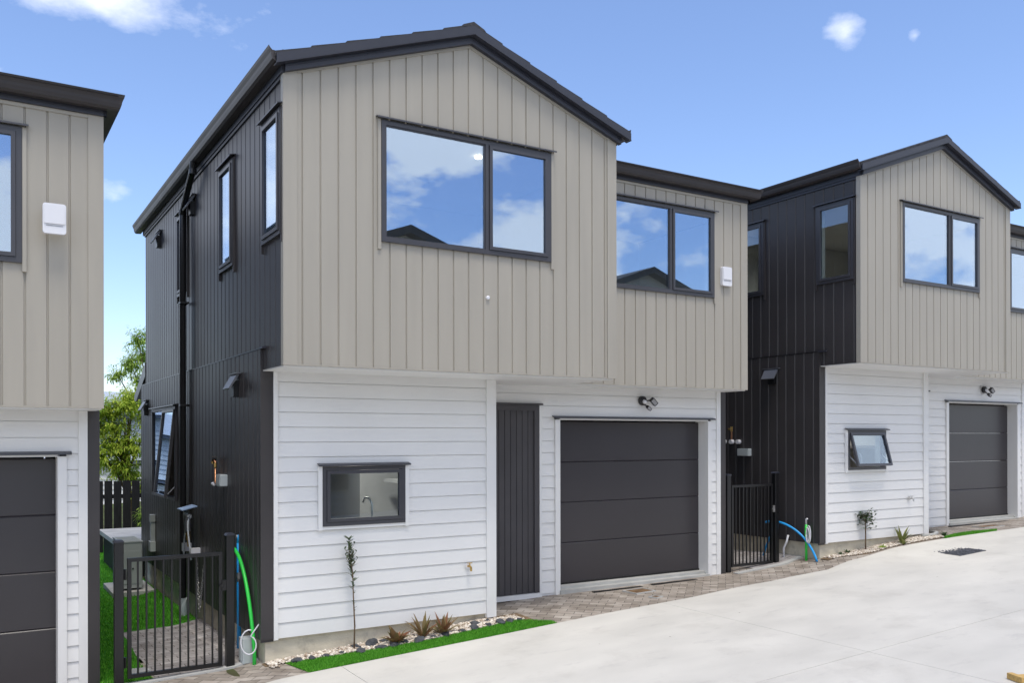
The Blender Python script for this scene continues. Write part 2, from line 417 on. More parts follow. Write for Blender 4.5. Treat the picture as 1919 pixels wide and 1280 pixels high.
def hwall(mb, mp, u0, u1, z0, z1, sp=.149, st=.027, holes=(), lap=.011):
    """bevel-backed horizontal weatherboards: each leans out to a lip that overhangs the next"""
    us = sorted(set([u0, u1]+[u for h in holes for u in h[:2] if u0 < u < u1]))
    zs = [z0]; k = 0
    while st+k*sp < z1:
        if st+k*sp > z0+1e-6: zs.append(st+k*sp)
        k += 1
    zs = sorted(set(zs+[z1]+[z for h in holes for z in h[2:4] if z0 < z < z1]))
    gp = .0048
    def dep(z, c):
        i = math.floor((c-st)/sp); return lap*(1-(z-st-i*sp)/sp)
    joint = lambda z: abs((z-st)/sp-round((z-st)/sp)) < 1e-4
    for a, b in zip(us, us[1:]):
        for c, d in zip(zs, zs[1:]):
            m = (c+d)/2
            if any(h[0] < (a+b)/2 < h[1] and h[2] < m < h[3] for h in holes): continue
            dc = dep(c, m); e = d-gp if joint(d) else d; dd = dep(e, m)
            mb.q(mp(a, dc, c), mp(b, dc, c), mp(b, dd, e), mp(a, dd, e))
            if joint(d): mb.q(mp(a, dd, e), mp(b, dd, e), mp(b, -.010, e-.003), mp(a, -.010, e-.003)); mb.q(mp(a, -.010, e-.003), mp(b, -.010, e-.003), mp(b, -.010, d+.003), mp(a, -.010, d+.003))
            if joint(c): mb.q(mp(a, dc, c), mp(b, dc, c), mp(b, -.010, c+.002), mp(a, -.010, c+.002))
def window(par, mp, u0, u1, z0, z1, panes, fw=.045, sw=.034, gm=None, out=.028, head=.05, trim=None, trimw=.035, label=None, handle=False):
    """panes: list of (ua, ub, kind, angle) kind fixed|sash ; mp(u,out,z)"""
    gm = gm or GLASS
    fr = MB(); d0, d1 = -.05, out
    fr.box((u0, d0, z0), (u0+fw, d1, z1), mp); fr.box((u1-fw, d0, z0), (u1, d1, z1), mp)
    fr.box((u0+fw, d0, z0), (u1-fw, d1, z0+fw), mp); fr.box((u0+fw, d0, z1-fw), (u1-fw, d1, z1), mp)
    for a, b in zip(panes, panes[1:]):
        fr.box((a[1]-fw*.45, d0, z0+fw), (a[1]+fw*.45, d1-.002, z1-fw), mp)
    w = fr.build('window', FRAME, par)
    if label: w['label'] = label
    for ua, ub, kind, ang in panes:
        a = ua+(fw if ua == u0 else fw*.45); b = ub-(fw if ub == u1 else fw*.45); lo, hi = z0+fw, z1-fw
        if kind == 'fixed':
            p = MB(); p.box((a, -.002, lo), (b, .004, hi), mp); p.build('pane', gm, w)
            t = MB(); e = .010
            t.box((a, .004, lo), (a+e, .018, hi), mp); t.box((b-e, .004, lo), (b, .018, hi), mp); t.box((a+e, .004, lo), (b-e, .018, lo+e), mp); t.box((a+e, .004, hi-e), (b-e, .018, hi), mp)
            t.build('glazing_bead', FRAME, w)
        else:
            def rot(u, d, z, a_=ang, hi=hi):
                dz = z-hi; dd = d-.02
                return mp(u, .02+dd*math.cos(a_)-dz*math.sin(a_), hi+dz*math.cos(a_)+dd*math.sin(a_))
            s_ = MB(); o0, o1 = .0, .040; e = .003
            s_.box((a+e, o0, lo+e), (a+e+sw, o1, hi-e), rot); s_.box((b-e-sw, o0, lo+e), (b-e, o1, hi-e), rot)
            s_.box((a+e+sw, o0, lo+e), (b-e-sw, o1, lo+e+sw), rot); s_.box((a+e+sw, o0, hi-e-sw), (b-e-sw, o1, hi-e), rot)
            s_.build('sash', FRAME, w)
            p = MB(); p.box((a+e+sw, .012, lo+e+sw), (b-e-sw, .018, hi-e-sw), rot); p.build('pane', gm, w)
            if ang > .05:
                for uu in (a+.012, b-.012):
                    st = MB(); st.tube([mp(uu, .0, lo+.18), rot(uu, .0, lo+.05)], .006, 6); st.build('stay', STEEL, w)
    # head flashing: thin folded metal lip, wider than the frame
    if head:
        h = MB()
        h.prism([(-.0, z1+.034), (out+.034, z1+.020), (out+.036, z1+.004), (out+.030, z1+.004), (out+.028, z1+.014), (0, z1+.024)],
                lambda o_, z: mp(u0-head, o_, z), lambda o_, z: mp(u1+head, o_, z))
        h.build('head_flashing', FRAME, w)
    if trim:
        for ta, tb in ((u0-trimw, u0-.003), (u1+.003, u1+trimw)):
            t = MB(); t.box((ta, -.004, z0-(.075 if trim is not WHITE else .04)), (tb, out-.006, z1+.002), mp); t.build('side_trim', trim, w)
        if trim is WHITE:
            t = MB(); t.box((u0-.003, -.004, z0-.035), (u1+.003, out-.012, z0-.002), mp); t.build('sill_trim', trim, w)
    # plaster reveal behind the frame
    r = MB(); q0, q1 = -.051, -.17
    r.box((u0-.012, q1, z0-.012), (u0, q0, z1+.012), mp); r.box((u1, q1, z0-.012), (u1+.012, q0, z1+.012), mp)
    r.box((u0, q1, z0-.012), (u1, q0, z0), mp); r.box((u0, q1, z1), (u1, q0, z1+.012), mp)
    r.build('reveal', LINER, w)
    return w

def gutter_profile():  # (out, z) quad gutter, open on top, lip outermost
    o = [(0,-.0),(.075,-.005),(.098,.012),(.108,.045),(.112,.07),(.126,.10),(.132,.125)]
    i = [(x-.004, z+.002) for x, z in reversed(o[1:])]
    return o+i+[(.004,.004),(.004,.115),(0,.115)]

def house(name, org, rz, label, v):
    H = thing(name, org, label, 'house', rz=R(rz))
    F = lambda y: (lambda u, d, z: (u, y-d, z))          # front facing walls
    Lm = lambda x: (lambda u, d, z: (x-d, u, z))         # left facing walls
    Rm = lambda x: (lambda u, d, z: (x+d, u, z))
    Bm = lambda y: (lambda u, d, z: (u, y+d, z))
    YB, XW, XG = .94, 6.87, 3.80
    BU, BL = 7.48, 7.80
    zB, zT = 2.68, 5.33
    roofz = lambda x: 6.022-.357*abs(x-1.92)
    g1, g2 = v.get('g1', 3.98), 6.54
    # ---- upper gable front
    gw = (.943, 2.911, 3.899, 5.075)
    m = MB(); m_ = F(0)
    vwall(m, m_, .10, 3.70, lambda x: roofz(x)-.004, zB, holes=[gw], extra=(1.92,))
    m.q((0, .02, zB-.002), (3.8, .02, zB-.002), (3.8, .94, zB-.002), (0, .70, zB-.002))
    o = m.build('gable_wall', TAUPE, H, recalc=False)
    t = MB()
    t.prism([(-.0, zB-.012), (.125, zB-.012), (.125, roofz(.125)), (0, roofz(0))], lambda x, z: (x-.008, -.014, z), lambda x, z: (x-.008, .05, z))
    t.prism([(3.675, zB-.012), (3.80, zB-.012), (3.80, roofz(3.8)), (3.675, roofz(3.675))], lambda x, z: (x+.008, -.014, z), lambda x, z: (x+.008, .05, z))
    t.box((-.014, -.014, zB-.012), (-.0085, .058, 5.32))
    t.box((.117, -.006, zB-.010), (3.683, .02, zB+.002))
    for s_ in (-1, 1):
        c = [(1.92, 6.022), (1.92+s_*1.80, 6.022-.357*1.80), (1.92+s_*1.80, 6.022-.357*1.80-.032), (1.92, 5.988)]
        t.prism(c, lambda x, z: (x, -.012, z), lambda x, z: (x, .01, z))
    t.build('taupe_trim', TAUPE, H)
    # right flank of the gable bay and the box it makes over the wing
    m = MB(); vwall(m, Rm(3.80), 0.05, YB, lambda y: zT, zB, st=.08); m.q((3.79, .0, zB), (3.8, YB, zB), (3.8, YB, zB-.01), (3.79, .0, zB-.01))
    m.build('bay_side_wall', TAUPE, H, recalc=False)
    # ---- wing
    ww = (4.26, 6.233, 3.909, 5.075)
    m = MB(); vwall(m, F(YB), 3.80, 6.77, lambda x: zT, zB, st=.02+3.80, holes=[ww])
    m.q((3.80, YB+.01, zB-.002), (6.85, YB+.01, zB-.002), (6.85, 1.40, zB-.002), (3.80, 1.40, zB-.002))
    m.build('wing_wall', TAUPE, H, recalc=False)
    pieces('taupe_trim', TAUPE, H, ((6.75, YB-.014, zB-.012), (XW+.006, YB+.05, zT)), ((3.81, YB-.006, zB-.01), (6.749, YB+.02, zB+.002)), ((3.81, YB-.012, zT-.075), (6.749, YB+.01, zT-.043)))
    # ---- soffits: white boards under the overhangs
    m = MB(); m.box((.0, .021, zB-.024), (3.79, .72, zB-.004)); m.box((2.64, .72, zB-.024), (3.79, 1.40, zB-.004)); m.box((3.795, YB+.02, zB-.024), (6.86, 1.40, zB-.004))
    m.build('soffit', WHITE, H)
    # ---- lower white walls
    lw = (.593, 1.499, 1.107, 1.712)
    m = MB(); hwall(m, F(.70), .135, 2.51, .027, zB-.024, holes=[(lw[0]-.003, lw[1]+.003, lw[2]-.002, lw[3]+.005)])
    m.build('weatherboard_wall', WHITE, H, recalc=False)
    pieces('corner_trim', WHITE, H, ((.100, .675, .015), (.142, .74, zB-.025)), ((2.504, .672, -.02), (2.626, .73, zB-.025)), ((2.604, .732, -.02), (2.626, 1.388, zB-.025)))
    pan = (2.76, 3.662, .055, 2.409)
    m = MB(); hw = F(1.39)
    hwall(m, hw, 2.626, 6.72, .0, zB-.024, holes=[(2.70, pan[1]+.02, -.01, pan[3]), (g1-.075, g2+.075, -.1, 2.262)])
    m.build('weatherboard_wall', WHITE, H, recalc=False)
    pieces('corner_trim', WHITE, H, ((6.715, 1.366, -.01), (6.79, 1.41, zB-.025)))
    pieces('base_trim', WHITE, H, ((2.64, 1.364, -.01), (3.664, 1.41, .05)), ((3.666, 1.364, -.01), (3.70, 1.41, 2.40)))
    # service cupboard panel, grooved and framed
    m = MB(); vwall(m, F(1.385), pan[0]+.07, pan[1]-.07, lambda x: pan[3]-.07, pan[2], sp=.085, st=.02, gw=.006, gd=.008)
    cu = m.build('cupboard_door', CUP, H, recalc=False)
    m = MB(); m.box((pan[0], 1.366, pan[2]), (pan[0]+.07, 1.40, pan[3]-.07)); m.box((pan[1]-.07, 1.366, pan[2]), (pan[1], 1.40, pan[3]-.07)); m.box((pan[0], 1.366, pan[3]-.07), (pan[1], 1.40, pan[3]))
    m.box((pan[0]-.04, 1.34, pan[3]+.004), (pan[1]+.045, 1.40, pan[3]+.024)); m.build('door_frame', CUP, cu)
    # ---- garage door
    gd = MB(); yd = 1.56; z0, z1 = .097, 2.215; n = 4; gdh = (z1-z0)/n
    for k in range(n):
        a, b = z0+k*gdh, z0+(k+1)*gdh
        gd.prism([(yd+.04, a), (yd+.008, a), (yd, a+.007), (yd, b-.014), (yd+.010, b-.002), (yd+.04, b-.002)], lambda y, z: (g1-.02, y, z), lambda y, z: (g2+.02, y, z))
    gdo = gd.build('garage_door', GDOOR, H)
    if v.get('seams'):
        t = MB()
        for k in (2, 3): t.box((g1+.01, yd-.004, z0+k*gdh-.010), (g2-.25, yd+.0, z0+k*gdh-.003))
        t.build('seam_strip', STEEL, gdo)
    t = MB(); t.box((g1+.0, yd-.012, z0-.012), (g2-.0, yd+.03, z0+.012)); t.build('bottom_seal', BLACK, gdo)
    t = MB(); a = .075
    t.box((g1-a, 1.362, .0), (g1, 1.41, 2.235)); t.box((g2, 1.362, .0), (g2+a, 1.41, 2.235)); t.box((g1, 1.362, 2.231), (g2, 1.41, 2.262))
    t.box((g1-.02, 1.412, .06), (g1, 1.62, 2.25)); t.box((g2, 1.412, .06), (g2+.02, 1.62, 2.25)); t.box((g1, 1.412, 2.231), (g2, 1.62, 2.25))
    t.build('door_surround', WHITE, H)
    t = MB(); t.prism([(1.39, 2.284), (1.325, 2.270), (1.323, 2.250), (1.328, 2.250), (1.332, 2.262), (1.39, 2.272)], lambda y, z: (g1-.115, y, z), lambda y, z: (g2+.115, y, z))
    t.build('head_flashing', FRAME, H)
    t = MB(); t.box((g1-.01, 1.43, -.15), (g2+.01, 1.70, .085)); t.box((g1-.01, 1.34, -.15), (g2+.01, 1.43, .05)); t.build('door_threshold', DECKC, H)
    # ---- dark left side
    sw1 = v.get('w1', (.050, .659)); sideh = [(sw1[0], sw1[1], 3.872, 5.036), (1.775, 2.393, 3.872, 5.036), (4.17, 4.78, 3.93, 5.03)]
    m = MB(); vwall(m, Lm(0), .06, .70, lambda y: zT, zB-.01, st=.1, gw=.013, ch=.012, holes=sideh[:1])
    vwall(m, Lm(0), .70, BU, lambda y: zT, 2.86, st=.1, gw=.013, ch=.012, holes=[(max(.70, h[0]), h[1], h[2], h[3]) for h in sideh if h[1] > .75]+([]))
    m.box((-.006, .052, zB-.012), (.03, .70, zB+.0))
    m.build('dark_upper_wall', DARK, H, recalc=False)
    lowh = [(4.80, 6.64, 1.137, 2.447)]
    m = MB(); vwall(m, Lm(-.022), .71, BL, lambda y: 2.872, .0265, st=.1, gw=.013, ch=.012, holes=lowh)
    m.box((-.022, .708, .02), (.0, BL, .028))
    m.build('dark_lower_wall', DARK, H, recalc=False)
    t = MB(); t.box((-.026, .688, .0265), (.098, .712, 2.872)); t.box((-.022, .70, .0), (.1, .72, 2.6)); t.build('corner_fin', DARK, H)
    t = MB(); t.prism([(0, 2.888), (-.026, 2.884), (-.027, 2.873), (0, 2.873)], lambda x, z: (x, .70, z), lambda x, z: (x, BL, z)); t.build('seam_shadow_strip', BLACK, H)  # thin seam strip in black, its colour standing in for the shadow gap
    t = MB(); t.prism([(.02, 2.896), (-.040, 2.888), (-.042, 2.868), (.02, 2.872)], lambda x, z: (x, .57, z), lambda x, z: (x, .698, z)); t.build('seam_cap', FASC, H)
    # right side, rear
    m = MB(); vwall(m, Rm(XW), 1.0, BU, lambda y: zT, 2.86); vwall(m, Rm(XW), YB+.06, 1.0, lambda y: zT, zB)
    vwall(m, Rm(XW+.02), 1.39, BL, lambda y: 2.872, .0265)
    m.build('dark_right_wall', DARK, H, recalc=False)
    t = MB(); t.box((6.79, 1.372, .0), (XW+.024, 1.40, 2.66)); t.build('corner_fin', DARK, H)
    m = MB(); vwall(m, Bm(BU), 0, XW, lambda x: zT+max(0, (roofz(x)-zT) if x < 3.8 else 0), 2.86, extra=(1.92,)); vwall(m, Bm(BL), -.02, XW, lambda x: 2.872, .0265, holes=[(.06, .78, 2.2, 2.8), (1.0, 2.4, .1, 2.1)])
    m.q((-.02, BU, 2.872), (XW, BU, 2.872), (XW, BL, 2.872), (-.02, BL, 2.872))
    m.build('dark_rear_wall', DARK, H, recalc=False)
    # ---- plinth
    m = MB(); m.box((.03, .735, -.9), (2.60, 7.76, .026)); m.box((2.60, 1.412, -.9), (3.70, 7.76, -.001)); m.box((3.70, 1.72, -.9), (6.70, 7.76, -.001)); m.box((6.70, 1.412, -.9), (6.85, 7.76, -.001))
    m.build('foundation', CONC, H)
    # ---- roof
    rf = MB()
    zr = lambda x: 6.185-.361*abs(x-1.92)
    yf, yb = -.10, 7.62
    for s_ in (-1, 1):
        xe = 1.92+s_*2.03; n = 6; poly = []
        for k in range(n):   # stepped tile courses seen at the verge
            xa = 1.92+s_*2.03*k/n; xb = 1.92+s_*2.03*(k+1)/n
            poly += [(xa, zr(xa)+.002 if k else zr(xa)+.012), (xb, zr(xb)+.016)]
        poly += [(xe, zr(xe)-.03), (1.92, zr(1.92)-.03)]
        rf.prism(poly, lambda x, z: (x, yf, z), lambda x, z: (x, yb, z))
    rf.prism([(1.78, 6.15), (1.80, 6.17), (1.92, 6.222), (2.04, 6.17), (2.06, 6.15)], lambda x, z: (x, yf-.002, z), lambda x, z: (x, yb+.004, z))
    # low hipped wing roof
    e0, e1, ya, yb2, ze, zq = 3.86, 6.98, .76, 7.60, 5.44, 5.72
    rf.q((e0, ya, ze), (e1, ya, ze), (5.4, 2.3, zq), (e0, 2.3, zq)); rf.q((e1, ya, ze), (e1, yb2, ze), (5.4, 6.0, zq), (5.4, 2.3, zq)); rf.q((e1, yb2, ze), (e0, yb2, ze), (e0, 6.0, zq), (5.4, 6.0, zq)); rf.q((e0, 2.3, zq), (5.4, 2.3, zq), (5.4, 6.0, zq), (e0, 6.0, zq))
    roof = rf.build('roof', ROOF, H)
    bg = MB()
    for s_ in (-1, 1):
        x1 = 1.92+s_*2.02; xh = 1.92+s_*1.925
        zb = lambda x: 6.175-.361*abs(x-1.92)
        bg.prism([(1.92, zb(1.92)), (x1, zb(x1)), (x1, zb(x1)-.080), (1.92, zb(1.92)-.080)], lambda x, z: (x, -.118, z), lambda x, z: (x, -.10, z))
        bg.prism([(1.92, zb(1.92)-.080), (x1, zb(x1)-.080), (x1, zb(x1)-.088), (1.92, zb(1.92)-.088)], lambda x, z: (x, -.124, z), lambda x, z: (x, -.03, z))
        bg.prism([(1.92, zb(1.92)-.089), (xh, zb(xh)-.089), (xh, zb(xh)-.158), (1.92, zb(1.92)-.158)], lambda x, z: (x, -.060, z), lambda x, z: (x, -.004, z))
        bg.prism([(1.92, zb(1.92)-.108), (xh, zb(xh)-.108), (xh, zb(xh)-.114), (1.92, zb(1.92)-.114)], lambda x, z: (x, -.068, z), lambda x, z: (x, -.060, z))
    bg.build('barge_board', FASC, roof)
    fa = MB()
    fa.box((-.030, -.02, zT-.01), (.0, 7.56, 5.47)); fa.box((-.018, .06, zT-.045), (-.0, 7.48, zT-.012)); fa.box((3.80, .0, zT-.01), (3.83, .9, 5.47))
    fa.box((3.832, .905, zT-.042), (6.90, YB-.001, 5.45)); fa.box((6.872, .905, zT-.042), (6.90, 7.5, 5.45)); fa.box((-.03, 7.48, zT), (6.9, 7.56, 5.45))
    fa.build('fascia', FASC, roof)
    gp = gutter_profile(); gt = MB()
    gt.prism(gp, lambda o_, z: (-.032-o_, -.085, 5.388+z), lambda o_, z: (-.032-o_, 7.74, 5.388+z))
    gt.prism(gp, lambda o_, z: (3.832+o_, -.085, 5.372+z), lambda o_, z: (3.832+o_, .76, 5.372+z))
    gt.prism(gp, lambda o_, z: (3.84, .903-o_, 5.338+z), lambda o_, z: (6.902+o_, .903-o_, 5.338+z))
    gt.prism(gp, lambda o_, z: (6.902+o_, .903-o_, 5.338+z), lambda o_, z: (6.902+o_, 7.7, 5.338+z))
    # end caps
    gt.prism(gp[:7]+[(.116, .104), (.100, .088), (.0, .085)], lambda o_, z: (-.032-o_, -.088, 5.388+z), lambda o_, z: (-.032-o_, -.084, 5.388+z))
    gt.prism(gp[:7]+[(.116, .104), (.100, .088), (.0, .085)], lambda o_, z: (-.032-o_, 7.738, 5.388+z), lambda o_, z: (-.032-o_, 7.742, 5.388+z))
    gt.prism(gp[:7]+[(.116, .104), (.100, .088), (.0, .085)], lambda o_, z: (3.832+o_, -.088, 5.372+z), lambda o_, z: (3.832+o_, -.084, 5.372+z))
    gt.build('gutter', GUT if not v.get('g') else GUT, roof)
    # ---- downpipe
    if v.get('pipe', True):
        dp = MB(); y = 4.10
        dp.tube([(-.105, y-.75, 5.40), (-.105, y-.73, 5.30), (-.10, y-.45, 5.16), (-.085, y-.06, 4.98), (-.082, y, 4.90), (-.082, y, -.07)], .040, 12)
        for z in (5.28, 4.94): dp.tube([(-.105 if z > 5 else -.082, y-.735 if z > 5 else y, z-.03), (-.105 if z > 5 else -.082, y-.735 if z > 5 else y, z+.03)], .046, 12)
        d_ = dp.build('downpipe', BLACK, H, smooth=False)
        for z in (3.75, 2.42, 1.1): 
            b = MB(); b.box((-.125, y-.05, z), (-.02, y+.05, z+.025)); b.box((-.045, y-.10, z), (-.02, y+.10, z+.02)); b.build('bracket', BLACK, d_)
        b = MB(); b.tube([(-.082, y, -.50), (-.082, y, -.075)], .052, 14); b.build('pipe_socket', PVC, d_, smooth=False)
    # ---- windows
    taup = TAUPE
    window(H, F(0), *gw, [(gw[0], 2.116, 'fixed', 0), (2.116, gw[1], 'sash', 0)], trim=taup)
    window(H, F(YB), *ww, [(ww[0], 5.455, 'fixed', 0), (5.455, ww[1], 'sash', 0)], trim=taup)
    window(H, F(.685), *lw, [(lw[0], lw[1], 'sash', v.get('open', 0))], trim=WHITE, gm=GLASSC, fw=.038, trimw=.045, out=.03)
    for h in sideh[:3]:
        window(H, Lm(0), *h, [(h[0], h[1], 'sash', 0)], trim=DARK, gm=v.get('sideglass', GLASS), fw=.04, trimw=.03, head=.045)
    h = lowh[0]
    window(H, Lm(-.022), *h, [(h[0], 5.72, 'sash', v.get('side_open', .10)), (5.72, h[1], 'fixed', 0)], gm=GLASS, fw=.04, head=.05)
    # rear awning window stood open
    window(H, Bm(BL), .06, .78, 2.2, 2.8, [(.06, .78, 'sash', .25)], gm=GLASS, fw=.04, head=.03)
    t = MB(); t.prism([(7.49, 3.24), (7.49, 3.02), (8.42, 2.64), (8.60, 2.66), (8.60, 2.74)], lambda y, z: (-.01, y, z), lambda y, z: (.02, y, z))
    t.prism([(7.49, 3.19), (7.49, 3.14), (8.55, 2.68), (8.56, 2.72)], lambda y, z: (.021, y, z), lambda y, z: (2.4, y, z)); t.build('rear_canopy', FRAME, H)
    # ---- vent hoods
    for (y, z, ln) in ((1.46, 2.69, .26), (7.10, 2.62, .26), (3.70, 5.10, .25), (6.05, 5.12, .25)):
        x = -.024 if z < 2.8 else -.002
        b = MB(); b.box((x-.045, y-.03, z-.012), (x, y+ln+.03, z)); 
        b.prism([(x-.01, z-.012), (x-.03, z-.012), (x-.118, z-.165), (x-.106, z-.174), (x-.01, z-.03)], lambda a_, c: (a_, y, c), lambda a_, c: (a_, y+ln, c))
        b.build('vent_hood', HOOD, H)
        c = MB(); c.box((x-.055, y+.05, z-.25), (x, y+ln-.09, z-.08)); c.build('vent_duct', BLACK, H)
    # ---- interior shell
    it = MB()
    it.q((.06, .06, 5.16), (3.72, .06, 5.16), (3.72, 7.4, 5.16), (.06, 7.4, 5.16)); it.q((3.73, 1.0, 5.16), (6.8, 1.0, 5.16), (6.8, 7.4, 5.16), (3.73, 7.4, 5.16))
    for (xa, ya_, xb, yb_) in ((.06, 3.0, 3.7, 3.0), (3.7, .1, 3.7, 3.0), (3.74, 3.2, 6.8, 3.2), (6.8, 1.0, 6.8, 3.2), (2.6, 3.0, 2.6, 7.4), (3.88, 1.0, 3.88, 3.2)):
        it.q((xa, ya_, 2.75), (xb, yb_, 2.75), (xb, yb_, 5.15), (xa, ya_, 5.15))
    it.q((.12, .86, 2.60), (2.6, .86, 2.60), (2.6, 7.4, 2.60), (.12, 7.4, 2.60)); it.q((2.58, .8, .05), (2.58, 7.3, .05), (2.58, 7.3, 2.6), (2.58, .8, 2.6))
    it.build('interior_walls', LINER, H, recalc=False)
    it = MB(); it.box((.06, .1, 2.71), (3.72, 7.4, 2.75)); it.box((3.73, 1.0, 2.71), (6.8, 7.4, 2.75)); it.box((.08, .80, .028), (2.58, 7.3, .05)); it.build('interior_floor', FLOORI, H)
    it = MB(); it.box((2.0, 3.2, .05), (2.57, 4.4, 2.3)); it.box((.3, .80, .9), (2.3, 1.05, .95)); it.box((2.25, 1.1, 1.42), (2.57, 3.0, 1.46)); it.box((2.3, 4.5, 1.9), (2.57, 7.0, 2.5)); it.box((1.2, 2.96, 2.75), (2.0, 2.99, 4.78)); it.build('interior_cabinet', CABI, H)
    tp = MB(); tp.tube([(1.22, .90, .95), (1.22, .90, 1.30), (1.20, .93, 1.36), (1.18, .99, 1.36), (1.17, 1.02, 1.31)], .012, 8); tp.build('kitchen_tap', STEEL, H, smooth=True)
    if v.get('lamp'):
        dl = MB(); dl.tube([(2.42, .70, 5.135), (2.42, .70, 5.158)], .038, 16); dl.build('downlight', ORB, H)
    for nm_, p_, e_ in (('interior_fill', (1.9, 1.6, 5.05), v.get('room', 10)), ('interior_fill', (5.2, 2.0, 5.05), 6), ('interior_fill', (1.5, 2.2, 2.50), v.get('kitchen', 42))):  # fill spots added to brighten the rooms, not visible fittings
        la = D.lights.new(nm_, 'SPOT'); la.energy = e_*3; la.spot_size = R(150); la.spot_blend = 1; la.shadow_soft_size = .12; la.color = (1, .94, .85)
        lo_ = D.objects.new(nm_, la); COL.objects.link(lo_); lo_.parent = H; lo_.location = p_
    return H

HM = house('gabled_house', (0, 0, 0), 0, 'middle gabled house, taupe boards above white weatherboards, seen whole with its dark left side', dict(lamp=True))
HR = house('gabled_house', (8.324, .171, .395), .155, 'gabled house at the far right with a small window propped open beside its garage', dict(g1=4.3, w1=(.10, .74), open=.27, sideglass=GLASSC, room=14, kitchen=12, seams=True, pipe=False))
HL = house('gabled_house', (-8.282, -.232, -.398), .39, 'house cut off by the left picture edge, only its right hand corner showing', dict(pipe=False))

# ------------------------------------------------------------------ wall mounted things
def alarm(loc, rz, label):
    t = thing('alarm_box', loc, label, 'alarm siren', 'alarm boxes beside the upper windows', rz)
    m = MB(); m.rbox((-.09, -.045, 0), (.09, 0, .26), .022); m.build('cover', PLASW, t)
    m = MB(); m.box((-.065, -.048, .066), (.065, -.0455, .071)); m.build('slot', CABI, t)
    m = MB(); m.rbox((-.080, -.055, .085), (.080, -.0455, .245), .012); m.build('front_plate', PLASW, t)
    return t
alarm((6.452, .94-.002, 4.092), 0, 'white siren box right of the wing window on the middle house')
alarm((-1.815, .94-.232-.06, 3.765), 0, 'white siren box on the taupe wall of the house at the left picture edge')

def flood(loc, label):
    t = thing('security_light', loc, label, 'floodlight', 'black twin head security lights above the garage doors')
    b = MB(); b.tube([(0, 0, 0), (0, -.035, 0), (0, -.05, 0)], [.062, .062, .045], 20); b.build('base', BLACK, t)
    s = MB(); s.tube([(0, -.045, -.012), (0, -.075, -.020), (0, -.088, -.024)], [.028, .026, .012], 14); s.build('motion_sensor', PLASW, t)
    a = MB(); a.tube([(.05, -.03, .0), (.085, -.055, .005), (.11, -.06, .0)], .009, 8); a.tube([(.02, -.03, -.05), (.045, -.06, -.075)], .009, 8); a.build('arm', BLACK, t)
    for k, (c, sz, ry) in enumerate((((.145, -.075, -.012), .055, .75), ((.052, -.085, -.10), .036, .65))):
        M_ = Matrix.Translation(c) @ Matrix.Rotation(ry, 4, 'Y') @ Matrix.Rotation(.35, 4, 'X')
        h = MB(); h.rbox((-sz, -.028, -sz*.62), (sz, .022, sz*.62), .012, lambda x, y, z: tuple(M_ @ Vector((x, y, z))))
        for q in range(4):
            x = -sz*.7+q*sz*.45; h.box((x, .022, -sz*.5), (x+.006, .034, sz*.5), lambda x, y, z: tuple(M_ @ Vector((x, y, z))))
        ho = h.build('lamp_head', BLACK, t)
        l_ = MB(); l_.box((-sz*.8, -.0305, -sz*.45), (sz*.8, -.0282, sz*.45), lambda x, y, z: tuple(M_ @ Vector((x, y, z)))); l_.build('lens', CABI, ho)
    return t
flood((5.325, 1.368, 2.50), 'black floodlight on the white boards above the wide garage door of the middle house')
flood((13.70, 1.545, 2.885), 'black floodlight above the garage door of the far right house')

m = MB(); m.tube([(2.129, .0, 3.452), (2.129, -.018, 3.452), (2.129, -.024, 3.452)], [.020, .020, .012], 16)
tag(m.build('overflow_cap', PLASW), 'small round white cap on the taupe gable wall below the big window', 'pipe cap')

def wall_tap(loc, label, m1):
    t = thing('garden_tap', loc, label, 'tap')
    b = MB(); b.tube([(0, .0, 0), (0, -.006, 0)], .034, 16); b.build('flange', PLASW if m1 is BRASS else STEEL, t)
    b = MB(); b.tube([(0, -.006, 0), (0, -.055, 0), (0, -.072, -.012), (0, -.078, -.05)], [.012, .012, .013, .012], 10); b.build('spout', m1, t)
    b = MB(); b.tube([(0, -.045, .0), (0, -.045, .034)], .007, 8); b.box((-.03, -.052, .034), (.03, -.038, .042)); b.build('handle', m1, t)
wall_tap((2.266, .685, .579), 'brass garden tap with round plate on the white boards of the middle house', BRASS)
wall_tap((10.442, .855, 1.018), 'dark garden tap on the white boards of the far right house', STEEL)

# copper gas inlet, left side wall of the middle house
t = thing('copper_gas_pipe', (-.024, 2.40, 1.50), 'short upright copper pipe beside a white box on the dark wall above the near gate', 'pipe')
b = MB(); b.tube([(-.05, .08, .24), (-.045, .04, .25), (-.04, .0, .235), (-.04, 0, .0), (-.04, -.06, -.015), (-.04, -.14, -.015)], .012, 8); b.build('pipe', COPPER, t, smooth=True)
b = MB(); b.tube([(-.04, 0, .17), (-.04, 0, .225)], .018, 8); b.tube([(-.05, .08, .21), (-.05, .08, .27)], .016, 8); b.build('fitting', BRASS, t)
b = MB(); b.tube([(-.045, .02, -.02), (-.045, .10, -.02)], .020, 10); b.build('end_cap', PLASW, t)
b = MB(); b.tube([(-.02, .05, .27), (-.07, .05, .27)], .028, 10); b.build('hose_clip', BLACK, t)
t = thing('junction_box', (-.024, 2.10, 1.47), 'pale weatherproof box on the dark side wall beside the short copper pipe', 'junction box')
b = MB(); b.rbox((-.075, -.10, 0), (0, .10, .13), .012, axis='x'); b.build('box', PLASG, t)
b = MB(); b.box((-.081, -.085, .012), (-.0755, .085, .118)); b.build('lid', PLASG, t)

